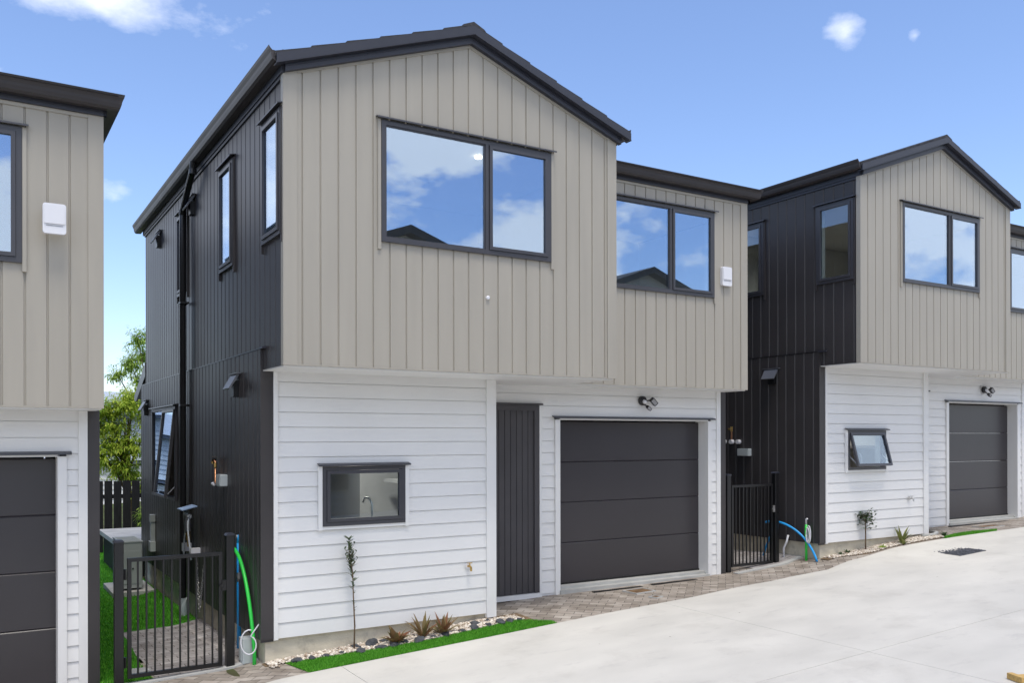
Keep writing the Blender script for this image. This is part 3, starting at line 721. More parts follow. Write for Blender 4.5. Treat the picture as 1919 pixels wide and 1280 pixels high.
# gas bottle regulator with hoses, further down the same wall
t = thing('gas_regulator', (-.024, 3.62, .60), 'gas bottle regulator with brass valve and grey hoses on the wall behind the near gate', 'gas regulator')
b = MB(); b.box((-.20, -.20, .56), (-.02, .12, .57), lambda x, y, z: (x, y, z+.25*(-x)*-1+.0*y)); b.build('rain_cover', BLUE, t)
MATS_COVER = mat('cover_blue_grey', (.30, .42, .62), .4, .5, var=.1); t.children[0].data.materials[0] = MATS_COVER
b = MB(); b.tube([(-.10, .10, .42), (-.10, -.12, .43)], .028, 10); b.tube([(-.10, -.02, .45), (-.10, -.02, .24)], [.05, .04], 12); b.tube([(-.10, .0, .44), (-.14, .0, .44)], .05, 14); b.build('regulator_body', STEEL, t)
b = MB(); b.tube([(-.10, -.04, .26), (-.10, -.05, .05)], .012, 8); b.tube([(-.10, .14, .19), (-.10, -.04, .20)], .012, 8); b.tube([(-.10, -.05, .13), (-.10, -.05, .24)], .026, 8); b.build('brass_valve', BRASS, t)
for p in (bez((-.10, .06, .30), (-.12, .14, .15), (-.1, .17, .05), (-.1, .22, -.12)), bez((-.10, -.12, .42), (-.16, -.18, .35), (-.1, -.16, .1), (-.1, -.22, -.10))):
    b = MB(); b.tube(p, .011, 8); b.build('hose', PVC, t, smooth=True)
for y, z in ((.27, -.04), (-.24, -.05)):
    b = MB(); b.box((-.11, y-.03, z), (-.0, y+.03, z+.10)); b.build('clip_block', PLASW, t)
# restraint chains
def chain(p0, p1, label):
    b = MB(); p0 = Vector(p0); p1 = Vector(p1); n = 22; d = (p1-p0)/n
    for k in range(n):
        c = p0+d*(k+.5); ax = d.normalized(); side = ax.orthogonal() if k % 2 else ax.cross(ax.orthogonal())
        side.normalize(); pts = []
        for j in range(9):
            a = 2*math.pi*j/8; pts.append(c+ax*math.cos(a)*d.length*.72+side*math.sin(a)*.013)
        b.tube(pts, .0042, 5, cap=False)
    tag(b.build('chain', STEEL, smooth=True), label, 'chain', 'steel chains behind the near gate')
chain((-.03, 3.57, .50), (-.05, 3.28, -.12), 'bright galvanised chain hanging left of the other under the gas regulator')
chain((-.03, 3.12, .47), (-.05, 3.28, -.10), 'darker chain slanting down at the right under the gas regulator')

# blue water pipe, green conduit, box and white coil beside the near gate
def gz(x, y): return G(x, y)
t = thing('blue_water_pipe', (-.012, 1.56, gz(-.01, 1.56)), 'blue water pipe with a brass valve standing behind the near gate post', 'pipe')
b = MB(); b.tube([(0, 0, -.1), (0, 0, 1.12)], .024, 10); b.tube([(0, 0, 1.12), (0, -.01, 1.20)], [.026, .016], 10); b.build('pipe', BLUE, t, smooth=True)
b = MB(); b.tube([(0, 0, .70), (0, 0, .80)], .024, 10); b.tube([(0, .0, .76), (0, -.06, .77)], .016, 8); b.build('valve', BRASS, t)
b = MB(); b.tube([(0, -.06, .77), (0, -.075, .77)], .038, 12); b.tube([(-.02, -.0, 1.18), (-.03, -.0, 1.18)], .02, 12); b.build('valve_wheel', STEEL, t)
g0 = gz(-.05, .83)
p = bez((-.07, 1.60, .84), (-.07, 1.22, .84), (-.07, .90, .44), (-.05, .83, -.10), 20)+[Vector((-.05, .83, g0-.05))]
b = MB(); b.tube(p, .0185, 10); tag(b.build('green_conduit', GREEN, smooth=True), 'bright green conduit curving down in front of the middle house corner by the near gate', 'conduit')
t = thing('white_meter_box', (-.08, 1.00, gz(-.08, 1.)), 'ribbed pale box standing on the ground between the near gate post and green conduit', 'meter box')
b = MB(); b.rbox((-.06, -.08, 0), (.05, .08, .24), .012, axis='z'); b.build('box', PLASG, t)
for y in (-.05, -.02, .01, .04):
    b = MB(); b.box((-.064, y, .02), (-.060, y+.008, .21)); b.build('rib', PLASG, t)
pts = [Vector((-.115+.070*math.cos(a), .80-.02*math.cos(a), .02+.105*math.sin(a)-.004*k)) for k, a in enumerate([1.2+k*.40 for k in range(17)])]+[Vector((-.06, .79, .11)), Vector((-.01, .78, .18)), Vector((.02, .77, .21))]
b = MB(); b.tube(pts, .0075, 7); tag(b.build('cable_coil', PLASW, smooth=True), 'loose white cable loop hung over the green conduit near the left gate', 'cable')

# right house services
X = 8.30
t = thing('copper_gas_pipe', (X, 2.60, 1.95), 'short copper riser above three white caps on the dark wall of the far right house', 'pipe')
b = MB(); b.tube([(-.04, 0, .0), (-.04, 0, .17)], .013, 8); b.build('pipe', COPPER, t); b = MB(); b.tube([(-.04, 0, .15), (-.04, 0, .23)], .020, 8); b.tube([(-.04, 0, .19), (-.04, .07, .19)], .014, 8); b.build('fitting', BRASS, t)
for y in (-.15, 0, .17):
    b = MB(); b.tube([(-.01, y, -.02), (-.07, y, -.02)], .036, 12); b.build('end_cap', PLASW, t)
t = thing('junction_box', (X, 2.32, 1.70), 'pale weatherproof box on the dark wall of the far right house above its gate', 'junction box')
b = MB(); b.rbox((-.075, -.12, 0), (0, .12, .12), .012, axis='x'); b.build('box', PLASG, t); b = MB(); b.box((-.081, -.10, .012), (-.0755, .10, .108)); b.build('lid', PLASG, t)
def gt_(x, y): return G(x, y)
p = bez((X-.22, 1.72, .68), (X-.2, 1.45, .78), (X-.06, 1.05, .62), (X-.06, .86, .16), 20)
b = MB(); b.tube(p, .017, 8); tag(b.build('blue_water_pipe', BLUE, smooth=True), 'blue pipe arching out past the right post of the far gate', 'pipe')
p = bez((X-.10, 1.72, .45), (X-.10, 1.78, .35), (X-.10, 1.86, .2), (X-.10, 1.88, .05), 10)
b = MB(); b.tube(p, .017, 8); tag(b.build('blue_water_pipe', BLUE, smooth=True), 'short blue pipe end rising behind the bars of the far gate', 'pipe')
t = thing('green_conduit', (X-.06, 1.06, gt_(X, 1.06)), 'straight green conduit with a white cap and cable loop by the far right house corner', 'conduit')
b = MB(); b.tube([(0, 0, -.05), (0, 0, .52)], .019, 10); b.build('pipe', GREEN, t, smooth=True)
b = MB(); b.tube([(0, 0, .52), (0, 0, .60), (-.01, -.03, .61)], .014, 8); b.tube([(-.03, -.07+.035*math.cos(a), .38+.13*math.sin(a)) for a in [k*.4 for k in range(17)]], .009, 6); b.tube([(-.04, -.06+.028*math.cos(a), .37+.11*math.sin(a)) for a in [k*.4 for k in range(17)]], .009, 6); b.build('cable', PLASW, t, smooth=True)
b = MB(); b.tube([(X-.04, 1.42, .50), (X-.05, 1.44, .40), (X-.07, 1.48, .30), (X-.07, 1.48, .05)], .016, 8)
tag(b.build('white_waste_pipe', PLASW, smooth=True), 'thin white pipe against the concrete plinth just right of the far gate', 'pipe')

# ------------------------------------------------------------------ gates
def gate(name, pL, pR, hpost, label, latch_y):
    t = thing(name, (pL[0], pL[1], 0), label, 'gate', 'black metal side gates')
    L_ = pR[0]-pL[0]; dy = pR[1]-pL[1]; zg = lambda x: 0
    def W(x, y, z): return (x, y+dy*x/L_, z)
    for x, z0, z1, nm in ((0, pL[2]-.1, pL[3], 'post'), (L_, pR[2]-.1, pR[3], 'post')):
        b = MB(); b.rbox((x-.040, -.040, z0), (x+.040, .040, z1), .006, W, axis='z'); po = b.build('post', BLACK, t)
        b = MB(); b.prism([(x-.047, z1), (x+.047, z1), (x+.030, z1+.022), (x-.030, z1+.022)], lambda a, c: W(a, -.047, c), lambda a, c: W(a, .047, c)); b.build('post_cap', FASC, po)
    a, c = .075, L_-.075; zb, zt = hpost
    b = MB(); b.box((a, -.019, zb), (a+.035, .019, zt), W); b.box((c-.035, -.019, zb), (c, .019, zt), W); b.box((a+.035, -.019, zt-.035), (c-.035, .019, zt), W); b.box((a+.035, -.019, zb), (c-.035, .019, zb+.035), W)
    b.build('gate_frame', BLACK, t)
    n = 11
    for k in range(1, n):
        x = a+.017+(c-a-.034)*k/n; b = MB(); b.box((x-.008, -.008, zb+.034), (x+.008, .008, zt-.034), W); b.build('bar', BLACK, t)
    for z in (zb+.15, zt-.15):
        b = MB(); b.tube([W(.055, -.0, z-.05), W(.055, 0, z+.05)], .014, 8); b.build('hinge', BLACK, t)
    b = MB(); b.box((c-.005, -.03, latch_y-.05), (c+.04, .0, latch_y+.05), W); b.tube([W(c-.02, -.03, latch_y), W(c-.02, -.05, latch_y)], .012, 8); b.build('latch', STEEL if name == 'metal_gate' and pL[0] > 2 else BLACK, t)
    return t
gate('metal_gate', (-1.262, .985, G(-1.26, .985), 1.035), (-.245, 1.005, G(-.25, 1.), 1.04), (-.245, .880), 'black barred side gate between the left house and the middle house', .55)
gate('metal_gate', (6.975, 1.42, G(6.97, 1.42), 1.445), (7.99, 1.43, G(8, 1.43), 1.455), (.10, 1.30), 'black barred side gate between the middle house and the far right house', .92)

# ------------------------------------------------------------------ passage: outdoor unit, landing, fence, neighbour
zg = -.385
t = thing('heat_pump', (-.35, 6.58, zg+.07), 'grey outdoor heat pump unit standing on a pad at the end of the side passage', 'heat pump')
b = MB(); b.rbox((-.16, 0, .03), (.16, .80, .73), .02, axis='z'); b.build('casing', ACM, t)
b = MB(); b.box((-.165, .0-.006, .725), (.165, .806, .745)); b.build('top_cover', ACM, t)
b = MB(); 
for k in range(7): b.box((-.14, .05+k*.10, .7455), (.14, .08+k*.10, .750))
b.build('top_ribs', ACM, t)
b = MB(); b.box((-.166, .14, .12), (-.1605, .68, .64)); b.build('fan_grille', ACD, t)
b = MB(); b.box((-.13, -.006, .10), (.13, .0, .60)); b.build('service_panel', ACM, t)
b = MB(); b.tube([(.02, -.006, .33), (.02, -.012, .33)], .014, 10); b.build('panel_screw', ACD, t)
for y in (.10, .66):
    b = MB(); b.box((-.14, y, 0), (.14, y+.05, .03)); b.build('foot', ACD, t)
t = thing('unit_pad', (-.33, 7.0, zg), 'pale concrete slab under the grey heat pump', 'pad')
b = MB(); b.rbox((-.30, -.58, 0), (.30, .55, .068), .02, axis='z'); b.build('slab', DECKC, t)
t = thing('pipe_trunking', (-.024, 6.54, .27), 'pale vertical pipe duct on the dark wall above the heat pump', 'duct')
b = MB(); b.box((-.06, -.05, .15), (0, .05, .55)); b.box((-.07, -.06, .45), (0, .06, .56)); b.build('duct_cover', ACM, t)
b = MB(); b.box((-.075, -.085, .0), (0, .085, .15)); b.build('isolator_box', PLASG, t)
t = thing('concrete_landing', (1.2, 9.4, -.4), 'raised pale concrete landing behind the house at the end of the passage', 'landing')
b = MB(); b.box((-1.54, -1.25, .57), (1.6, 1.35, .65)); b.build('top_slab', DECKC, t)
b = MB(); b.box((-1.46, -1.17, -.2), (1.5, 1.27, .57)); b.build('base_wall', FENC, t)

t = thing('paling_fence', (0, 12, -.4), 'dark stained paling fence across the end of the side passage', 'fence')
b = MB(); b.box((-4, .03, .35), (5, .07, .44)); b.box((-4, .03, 1.15), (5, .07, 1.24)); b.build('rail', FENC, t)
k = 0; x = -2.2
while x < 2.6:
    b = MB(); w = .150; b.box((x, 0, -.1), (x+w, .022, 1.52+.006*math.sin(k*2.3))); b.build('paling', FENC, t); x += .176; k += 1
for x in (-1.9, .8, 2.4):
    b = MB(); b.box((x, .07, -.2), (x+.09, .16, 1.48)); b.build('fence_post', FENC, t)

t = thing('neighbour_house', (4, 26, -.6), 'pale blue grey weatherboard house seen beyond the fence under the tree', 'house')
b = MB(); hwall(b, lambda u, d, z: (u, -d, z), -18, 6, 2.0, 3.35, sp=.17, st=.0, lap=.03); b.build('upper_wall', NBR, t, recalc=False)
b = MB(); hwall(b, lambda u, d, z: (u, -.8-d, z), -18, 6, 0, 1.66, sp=.17, st=.0, lap=.03); b.build('lower_wall', WHITE, t, recalc=False)
b = MB(); b.box((-18.1, -1.0, 1.72), (6.1, .0, 1.84)); b.box((-18.1, -.25, 3.33), (6.1, .2, 3.44)); b.build('gutter', NBD, t)
b = MB(); b.prism([(-1.0, 1.85), (0, 2.02), (0, 1.80), (-1.0, 1.80)], lambda y, z: (-18.1, y, z), lambda y, z: (6.1, y, z)); b.prism([(-.3, 3.45), (3, 4.4), (6.3, 3.45)], lambda y, z: (-18.2, y, z), lambda y, z: (6.2, y, z)); b.build('roof', NBR, t)
b = MB(); b.box((-18, .0, 0), (-17.9, 6, 3.4)); b.box((5.9, 0, 0), (6, 6, 3.4)); b.box((-18, 6, 0), (6, 6.1, 3.4)); b.box((-2.05, -.90, 1.15), (-1.80, -.83, 1.35)); b.build('side_wall', NBR, t)

# houses across the drive, seen only as reflections in the glass
def opposite(x0, w, zb, zr, label, y0=-19):
    t = thing('opposite_house', (x0, y0, -.3), label, 'house')
    b = MB(); hwall(b, lambda u, d, z: (u, d, z), -w, w, 0, zb, sp=.18, lap=.02); b.q((-w, 0, zb), (w, 0, zb), (0, 0, zr-.15)); b.box((-w, -8, 0), (-w+.1, -.05, zb)); b.box((w-.1, -8, 0), (w, -.05, zb)); b.build('wall', TAUPE, t, recalc=False)
    b = MB(); s = (zr-zb)/(w)
    for q in (-1, 1): b.prism([(0, zr), (q*(w+.4), zb-.4*s), (q*(w+.4), zb-.4*s-.2), (0, zr-.2)], lambda x, z: (x, .35, z), lambda x, z: (x, -8.4, z))
    b.build('roof', ROOF, t)
    for u in (-w*.5, w*.45):
        m_ = MB(); m_.box((u-.8, .02, 1.0), (u+.8, .06, 2.2)); m_.build('window_frame', FRAME, t)
opposite(6.7, 3.6, 6.2, 7.5, 'gabled house across the drive mirrored low in the big gable window', -12)
opposite(16.0, 3.6, 6.4, 7.72, 'gabled house across the drive mirrored in the wing window', -12)
opposite(-12.5, 4.2, 4.0, 5.4, 'low house across the drive behind the camera', -17)

# ------------------------------------------------------------------ small ground things
b = MB(); 
t = thing('drain_cover', (10.24, -.08, G(10.24, -.08)), 'square dark stony drain cover sunk in the concrete drive at right', 'drain cover')
Mx = lambda x, y, z: (x, y, z+.048*x)
b.box((-.33, -.25, -.02), (.33, .25, .004), Mx); b.build('frame', GRATE, t)
b = MB()
for _ in range(420):
    x = random.uniform(-.31, .31); y = random.uniform(-.23, .23); r = random.uniform(.008, .017); k = len(b.v)
    b.v += [Mx(x+c.x*r, y+c.y*r, .006+c.z*r*.6) for c in I1[0]]; b.f += [tuple(i+k for i in f) for f in I1[1]]
b.build('stone_infill', GRATE, t)['kind'] = 'stuff'
for (xa, xb, lb) in ((4.39, 5.20, 'left length of narrow black channel drain before the middle garage'), (5.37, 6.18, 'right length of narrow black channel drain before the middle garage')):
    t = thing('channel_drain', (xa, 1.22, G((xa+xb)/2, 1.22)+.002), lb, 'channel drain', 'channel drains in the paving')
    b = MB(); b.box((0, -.028, -.02), (xb-xa, .028, .002)); b.build('channel', BLACK, t)
    b = MB()
    for k in range(int((xb-xa)/.03)): b.box((k*.03, -.026, .0022), (k*.03+.008, .026, .005))
    b.build('slots', BLACK, t)
t = thing('channel_drain', (12.4, 1.4, G(13.3, 1.4)+.002), 'dark channel drain line before the far right garage', 'channel drain', 'channel drains in the paving')
b = MB(); b.box((0, -.03, -.02), (2.2, .03, .004)); b.build('channel', BLACK, t)
def plate(x, y, w, d, rz, label, m=RUST, name='access_cover', cat='cover'):
    t = thing(name, (x, y, G(x, y)), label, cat, rz=rz)
    b = MB(); b.rbox((-w, -d, -.01), (w, d, .006), .02, axis='z'); b.build('plate', m, t)
    b = MB(); e = .018; b.box((-w-e, -d-e, -.01), (w+e, -d-.001, .010)); b.box((-w-e, d+.001, -.01), (w+e, d+e, .010)); b.box((-w-e, -d, -.01), (-w-.001, d, .010)); b.box((w+.001, -d, -.01), (w+e, d, .010)); b.build('rim', DECKC if m is RUST else m, t)
plate(4.93, .95, .16, .11, .1, 'rusty brown cover set in the pavers before the middle garage')
plate(4.84, .52, .055, .045, .3, 'small brown square lid in the pavers near the drive edge')
plate(13.0, 1.05, .30, .10, 0, 'brown flat cover in the pavers before the far right garage')
t = thing('timber_board', (4.86, -3.88, G(4.86, -3.88)), 'raw yellow timber board lying on the drive at the bottom right corner', 'board', rz=-.35)
b = MB(); b.box((-.05, -.16, .002), (1.2, .0, .03)); b.box((-.05, -.16, .031), (.0, .0, .05)); b.build('board', TIMB, t)
# white cast path edge by the right house corner
b = MB(); b.tube([(10.70, .80, G(10.7, .8)+.02), (10.95, .76, G(10.95, .76)+.02), (11.15, .84, G(11.15, .84)+.03), (11.22, 1.0, G(11.22, 1.)+.03)], .03, 8)
tag(b.build('concrete_haunch', DECKC, smooth=True), 'rough pale concrete lip at the foot of the far right house corner', 'concrete lip')
plate(11.0, 1.0, .12, .15, 0, 'patch of bare brown earth held by the pale concrete lip', SOIL, 'soil_patch', 'soil patch')
t = thing('concrete_rubble', (-1.06, 1.32, G(-1.06, 1.32)), 'flat broken piece of concrete on the turf inside the near gate', 'rubble', rz=.3)
b = MB(); b.prism([(-.13, -.10), (.12, -.07), (.14, .06), (-.02, .13)], lambda x, y: (x, y, 0), lambda x, y: (x*.95, y*.95, .035)); b.build('piece', DECKC, t)

# border rocks
RO = [(.30,.60,.075),(.44,.592,.055),(.58,.575,.06),(.75,.57,.05),(.92,.50,.085),(1.12,.485,.07),(1.27,.47,.075),(1.40,.50,.06),(1.55,.455,.085),(1.72,.47,.055),(1.86,.475,.08),(2.06,.48,.06),(2.22,.495,.09),(2.40,.50,.06),(2.56,.51,.085),(2.68,.505,.07),(2.80,.50,.05),
      (.93,.68,.07),(1.10,.665,.11),(1.24,.68,.06),(1.35,.68,.05),(1.95,.68,.06),(2.30,.64,.08),(2.48,.66,.05)]
ORD = 'first second third fourth fifth sixth seventh eighth ninth tenth eleventh twelfth thirteenth fourteenth fifteenth sixteenth seventeenth'.split()
for k, (x, y, s) in enumerate(RO):
    s *= .8; y -= .035 if k < 17 else .05
    b = MB(); n0 = Vector((k*3.7, k*1.3, k*2.1)); sx, sy, sz = s*random.uniform(.9, 1.15), s*random.uniform(.6, .8), s*random.uniform(.45, .62)
    for c in I3[0]:
        d = 1+.35*noise.noise(c*1.3+n0)+.12*noise.noise(c*4+n0); b.v.append((c.x*sx*d, c.y*sy*d, c.z*sz*d))
    b.f = list(I3[1]); o = b.build('border_rock', ROCK, smooth=True, recalc=False); o.location = (x, y, G(x, y)+sz*.42)
    o.rotation_euler = (0, 0, random.uniform(0, 3))
    lab = ORD[k]+' dark rock from the left along the edge of the front grass strip' if k < 17 else ORD[k-17]+' dark rock from the left against the plinth behind the front gravel'
    tag(o, lab, 'rock', 'dark rocks around the gravel bed')

# ------------------------------------------------------------------ plants
def leaf(b, p, d, ln, w, fold=.25, droop=.3, seg=3):
    d = Vector(d).normalized(); side = d.cross(Vector((0, 0, 1)))
    if side.length < .1: side = Vector((1, 0, 0))
    side.normalize(); up = side.cross(d); p = Vector(p); prev = None
    i0 = len(b.v)
    for k in range(seg+1):
        t = k/seg; c = p+d*ln*t-Vector((0, 0, 1))*droop*ln*t*t; ww = w*(math.sin(math.pi*min(1, .12+t*.95))**.8 if k < seg else .02)
        b.v += [tuple(c-side*ww+up*fold*ww), tuple(c), tuple(c+side*ww+up*fold*ww)]
    for k in range(seg):
        a = i0+k*3; b.f += [(a, a+1, a+4, a+3), (a+1, a+2, a+5, a+4)]
def blade_plant(name, x, y, n, h, w, m, label, spread=.8, cat='plant'):
    t = thing(name, (x, y, G(x, y)), label, cat)
    b = MB()
    for k in range(n):
        a = k*2.4+random.uniform(-.3, .3); e = random.uniform(.25, spread)
        leaf(b, (.01*math.cos(a), .01*math.sin(a), .0), (math.cos(a)*e, math.sin(a)*e, 1), h*random.uniform(.65, 1.1), w*random.uniform(.7, 1.2), .35, .25*e, 6)
    b.build('leaves', m, t, smooth=True, recalc=False)
    b = MB(); b.tube([(0, 0, -.03), (0, 0, .03)], [.02, .012], 8); b.build('crown_base', BARK, t)
    return t
blade_plant('bromeliad', 1.309, .48, 24, .25, .034, BROM, 'rusty bronze bromeliad, leftmost leafy clump in the front gravel bed', 1.3)
blade_plant('bromeliad', 1.63, .50, 22, .30, .022, BROM, 'bronze green bromeliad with upright leaves, middle clump of the front bed', 1.1)
blade_plant('bromeliad', 1.86, .49, 24, .28, .024, BROM, 'dark bronze bromeliad, rightmost leafy clump of the front bed', 1.4)
blade_plant('flax_plant', 10.07, .74, 14, .36, .018, FLAX, 'olive flax with stiff upright leaves by the far right house trim', .75)
blade_plant('flax_plant', 10.0, .66, 10, .16, .014, FLAX, 'low brownish flax tuft at the foot of the larger flax', 1.3)
blade_plant('seedling', 8.72, .82, 8, .08, .012, LEAFD, 'tiny dark seedling at the left end of the far gravel bed', 1.2)
blade_plant('seedling', 8.90, .84, 9, .10, .013, LEAFD, 'tiny dark seedling second along the far gravel bed', 1.2)
blade_plant('ground_cover_plant', 9.55, .70, 26, .09, .012, LEAFG, 'low green ground cover plant beneath the round sapling', 1.6)
blade_plant('grass_tuft', 11.02, .63, 26, .12, .008, LEAFD, 'dark green tuft at the start of the narrow far grass strip', 1.0)

# slender sapling
t = thing('sapling', (.887, .571, G(.887, .571)), 'thin leggy sapling with few small leaves against the white weatherboards', 'young tree')
tr = [Vector((.0, 0, -.03)), Vector((.008, .0, .25)), Vector((-.006, 0, .55)), Vector((-.014, 0, .80)), Vector((-.05, 0, 1.02)), Vector((-.055, 0, 1.13))]
b = MB(); b.tube(tr, [.009, .008, .007, .0055, .004, .002], 7)
lf = MB()
for k in range(84):
    z = .30+.80*(k/64)**.6; 
    for a, c in zip(tr, tr[1:]):
        if a.z <= z <= c.z: p = a.lerp(c, (z-a.z)/(c.z-a.z))
    a = random.uniform(0, 6.28); ln = (.085 if z > .62 else .04)*random.uniform(.6, 1.1)
    if z < .62 and random.random() < .45: continue
    leaf(lf, p, (math.cos(a), math.sin(a), .75), ln, .011, .2, .1)
for a in (0.3, 2.0, 3.6, 5.1, 2.9, 1.2, 0, 3.2, 6.0, 2.6):
    s = tr[3].lerp(tr[4], random.random()); e = s+Vector((math.cos(a)*.06, math.sin(a)*.05, .09)); b.tube([s, e], [.003, .0015], 5)
    for k in range(5): leaf(lf, s.lerp(e, k/4), (math.cos(a+k), math.sin(a+k), .9), .07, .010)
b.build('trunk', BARK, t, smooth=True); lf.build('foliage', LEAFF, t, recalc=False)
# round sapling by the right house
t = thing('sapling', (9.27, .80, G(9.27, .8)), 'small round headed sapling on a bare stem in front of the far right house', 'young tree')
b = MB(); b.tube([(0, 0, -.03), (.004, 0, .25), (0, 0, .40), (.005, 0, .55)], [.012, .010, .008, .004], 7)
lf = MB()
for k in range(46):
    a = random.uniform(0, 6.28); el = random.uniform(-.2, 1.4); r = .25
    s = Vector((0, 0, random.uniform(.32, .5))); e = s+Vector((math.cos(a)*math.cos(el), math.sin(a)*math.cos(el)*.8, math.sin(el)))*r*random.uniform(.5, 1)
    if k % 3 == 0: b.tube([s, e], [.004, .002], 5)
    for q in range(4): leaf(lf, s.lerp(e, .45+q*.18), (math.cos(a+q*1.7), math.sin(a+q*1.7), random.uniform(-.1, .9)), random.uniform(.05, .08), .017, .25, .2)
b.build('trunk', BARK, t, smooth=True); lf.build('foliage', LEAFD, t, recalc=False)

# trees beyond the fence
def tree(x, y, limbs, m, label, dens=1.0, h0=-.4, leafl=.095):
    t = thing('leafy_tree', (x, y, h0), label, 'tree', 'trees beyond the fence')
    b = MB(); lf = MB(); zt = max(l[2] for l in limbs)
    b.tube([(0, 0, -.2), (.05, 0, zt*.3), (.0, .05, zt*.55), (.05, 0, zt*.85)], [.10, .08, .055, .02], 9)
    for (lx, ly, lz, rad) in limbs:
        s = Vector((0, 0, max(.3, lz*.55))); e = Vector((lx, ly, lz)); mid = s.lerp(e, .55)+Vector((0, 0, .12))
        b.tube([s, mid, e], [.035, .02, .008], 6)
        for k in range(int(190*dens*(rad/.5)**2)):
            d = Vector((random.gauss(0, 1), random.gauss(0, 1), random.gauss(0, .9))); d = d.normalized()*rad*random.random()**.4
            tip = e+d; st = e+d*.35
            if k % 4 == 0: b.tube([e, tip], [.006, .003], 4, cap=False)
            dr = d.normalized(); dr.z -= .35
            for q in range(11):
                p = st.lerp(tip, q/10.); a = Vector((random.gauss(0, 1), random.gauss(0, 1), random.gauss(-.3, .6)))
                leaf(lf, p+a*.03, dr+a*.8, leafl*random.uniform(.6, 1.2), leafl*.15, .2, .30, 2)
    b.build('trunk', BARK, t, smooth=True); lf.build('crown', m, t, recalc=False)
    return t
# positions read from the sight lines: (x offset, y offset, height above base, radius)
tree(1.5, 16, [(-.35,0,4.95,.38),(-.15,.3,4.55,.42),(-.55,-.2,4.35,.42),(-.85,.0,4.05,.30),(.3,.2,4.6,.5),(-.25,-.3,3.9,.5),(.4,0,3.9,.6),(0,.3,3.3,.6),(.8,0,4.2,.6)], LEAFG, 'taller airy green tree rising beside the rear corner of the middle house', .5)
tree(.75, 15, [(-.45,0,3.15,.42),(-.65,.1,2.65,.42),(-.1,-.2,3.2,.5),(.2,.2,3.4,.5),(-.35,0,2.25,.5),(.1,-.1,2.3,.55),(-.75,-.1,3.0,.25),(.6,0,2.8,.6),(.1,.2,1.6,.45),(.45,0,1.3,.5),(-.55,-.1,2.0,.4),(-.3,0,2.75,.5),(-.15,0,1.75,.45)], LEAFY, 'dense yellow green tree hanging over the end of the side passage', .6)
t = tree(.62, 11.6, [(0,0,.85,.22),(.08,0,.60,.25),(-.02,0,.40,.2)], LEAFG, 'small leafy shrub in front of the dark fence', .9, leafl=.09)
t.name = 'garden_shrub'; t['category'] = 'shrub'; del t['group']
t = tree(-.30, 13.2, [(0,0,1.9,.28),(.05,0,1.5,.28)], LEAFY, 'low bright green shrub showing over the fence beside the left house', .9, leafl=.10)
t.name = 'garden_shrub'; t['category'] = 'shrub'; del t['group']

# ------------------------------------------------------------------ camera
cam = D.cameras.new('Camera'); co = D.objects.new('Camera', cam); COL.objects.link(co); sc.camera = co
yaw, pit, rol = R(-31.4808), R(.0344), R(-.0971)
fw = Vector((math.sin(-yaw)*math.cos(pit), math.cos(yaw)*math.cos(pit), math.sin(pit))); rt = Vector((math.cos(yaw), math.sin(yaw), 0)); up = rt.cross(fw)
r2 = rt*math.cos(rol)+up*math.sin(rol); u2 = -rt*math.sin(rol)+up*math.cos(rol)
co.matrix_world = Matrix(((r2.x, u2.x, -fw.x, -2.4257), (r2.y, u2.y, -fw.y, -7.92), (r2.z, u2.z, -fw.z, 2.0), (0, 0, 0, 1)))
cam.sensor_width = 36; cam.lens = 36*1654.16/1919; cam.shift_x = 0; cam.shift_y = (819.95-640)/1919
cam.clip_start = .05; cam.clip_end = 2000

# ------------------------------------------------------------------ sky and sun
SUN = Vector((-.08, -.34, .93)).normalized()
el = math.asin(SUN.z); az = math.atan2(SUN.x, SUN.y)
W = D.worlds.new('World'); sc.world = W; W.use_nodes = True
n = W.node_tree.nodes; l = W.node_tree.links; bg = n['Background']
sky = n.new('ShaderNodeTexSky'); sky.sky_type = 'NISHITA'; sky.sun_disc = False; sky.sun_elevation = el; sky.sun_rotation = az
sky.air_density = 1.0; sky.dust_density = .6; sky.ozone_density = 2.2; sky.altitude = 0
tc = n.new('ShaderNodeTexCoord'); dirv = tc.outputs['Generated']
def vm(op, a, b=None):
    x = n.new('ShaderNodeVectorMath'); x.operation = op; l.new(a, x.inputs[0])
    if b is not None: x.inputs[1].default_value = b
    return x
def mt(op, a, b=None, clamp=False):
    x = n.new('ShaderNodeMath'); x.operation = op; x.use_clamp = clamp
    for i, v in enumerate((a, b)):
        if v is None: continue
        if isinstance(v, (int, float)): x.inputs[i].default_value = v
        else: l.new(v, x.inputs[i])
    return x.outputs[0]
mp = n.new('ShaderNodeMapping'); mp.inputs['Scale'].default_value = (1, 1, 1.9); l.new(dirv, mp.inputs[0])
def nz(scale, det, ro=.55, off=(0, 0, 0)):
    m_ = n.new('ShaderNodeMapping'); m_.inputs['Location'].default_value = off; l.new(mp.outputs[0], m_.inputs[0])
    x = n.new('ShaderNodeTexNoise'); x.inputs['Scale'].default_value = scale; x.inputs['Detail'].default_value = det; x.inputs['Roughness'].default_value = ro
    l.new(m_.outputs[0], x.inputs['Vector']); return x.outputs['Fac']
fine = nz(11, 8, .6)
dens = None
BL = [((.1038, .9038, .4152), .125, .026, .00), ((.7269, .5634, .3926), .017, .019, -.05), ((.7662, .5157, .3833), .010, .009, -.35), ((.1225, .9625, .2419), .026, .020, -.2), ((-.40, .87, .27), .19, .24, 1.0)]
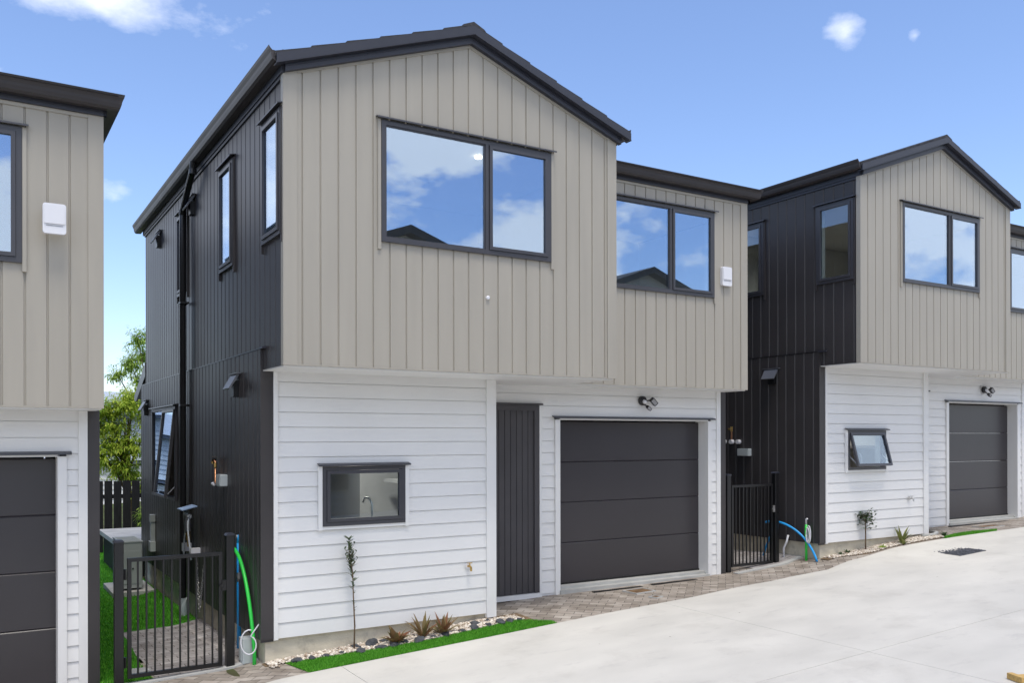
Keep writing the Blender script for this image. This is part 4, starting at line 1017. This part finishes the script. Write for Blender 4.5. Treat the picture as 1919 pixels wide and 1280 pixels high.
for c, sx, sy, bias in BL:
    c = Vector(c).normalized(); t1 = Vector((c.y, -c.x, 0)).normalized(); t2 = t1.cross(c)
    a = n.new('ShaderNodeVectorMath'); a.operation = 'DOT_PRODUCT'; l.new(dirv, a.inputs[0]); a.inputs[1].default_value = t1/sx
    b_ = n.new('ShaderNodeVectorMath'); b_.operation = 'DOT_PRODUCT'; l.new(dirv, b_.inputs[0]); b_.inputs[1].default_value = t2/sy
    f_ = n.new('ShaderNodeVectorMath'); f_.operation = 'DOT_PRODUCT'; l.new(dirv, f_.inputs[0]); f_.inputs[1].default_value = c
    off = c.dot(t2)/sy
    r2_ = mt('ADD', mt('POWER', mt('ABSOLUTE', a.outputs['Value']), 2), mt('POWER', mt('ABSOLUTE', b_.outputs['Value']), 2))
    m_ = mt('SUBTRACT', 1.0+bias, mt('SQRT', r2_))
    m_ = mt('ADD', m_, mt('MULTIPLY', mt('SUBTRACT', fine, .5), 3.2))
    m_ = mt('MULTIPLY', m_, mt('GREATER_THAN', f_.outputs['Value'], 0))
    m_ = mt('MULTIPLY', m_, .5, True)
    dens = m_ if dens is None else mt('MAXIMUM', dens, m_)
sp = n.new('ShaderNodeSeparateXYZ'); l.new(dirv, sp.inputs[0])
back = n.new('ShaderNodeMapRange'); back.inputs[1].default_value = .25; back.inputs[2].default_value = -.25; back.inputs[3].default_value = -.35; back.inputs[4].default_value = 0; l.new(sp.outputs['Y'], back.inputs[0])
big = nz(4.6, 9, .60, (1.3, 2.4, .7))
cb = n.new('ShaderNodeMapRange'); cb.inputs[1].default_value = .455; cb.inputs[2].default_value = .53; l.new(mt('ADD', big, back.outputs[0]), cb.inputs[0])
dens = mt('MAXIMUM', dens, mt('MULTIPLY', cb.outputs[0], .92), True)
mx = n.new('ShaderNodeMix'); mx.data_type = 'RGBA'; l.new(dens, mx.inputs[0])
SK = .112
gain = n.new('ShaderNodeMix'); gain.data_type = 'RGBA'; gain.blend_type = 'MULTIPLY'; gain.inputs[0].default_value = 1; gain.inputs[7].default_value = (.985, .995, 1.11, 1)
l.new(sky.outputs[0], gain.inputs[6]); l.new(gain.outputs[2], mx.inputs[6])
mx.inputs[7].default_value = (7.4, 7.5, 7.8, 1)
l.new(mx.outputs[2], bg.inputs['Color']); bg.inputs['Strength'].default_value = SK
L = D.lights.new('Sun', 'SUN'); L.energy = 1.35; L.angle = R(18); L.color = (1, .93, .82)
lo = D.objects.new('Sun', L); COL.objects.link(lo); lo.rotation_euler = SUN.to_track_quat('Z', 'Y').to_euler(); lo.location = (0, 0, 12)

sc.view_settings.view_transform = 'Standard'; sc.view_settings.look = 'None'; sc.view_settings.gamma = 1; sc.view_settings.exposure = .9
sc.render.film_transparent = False
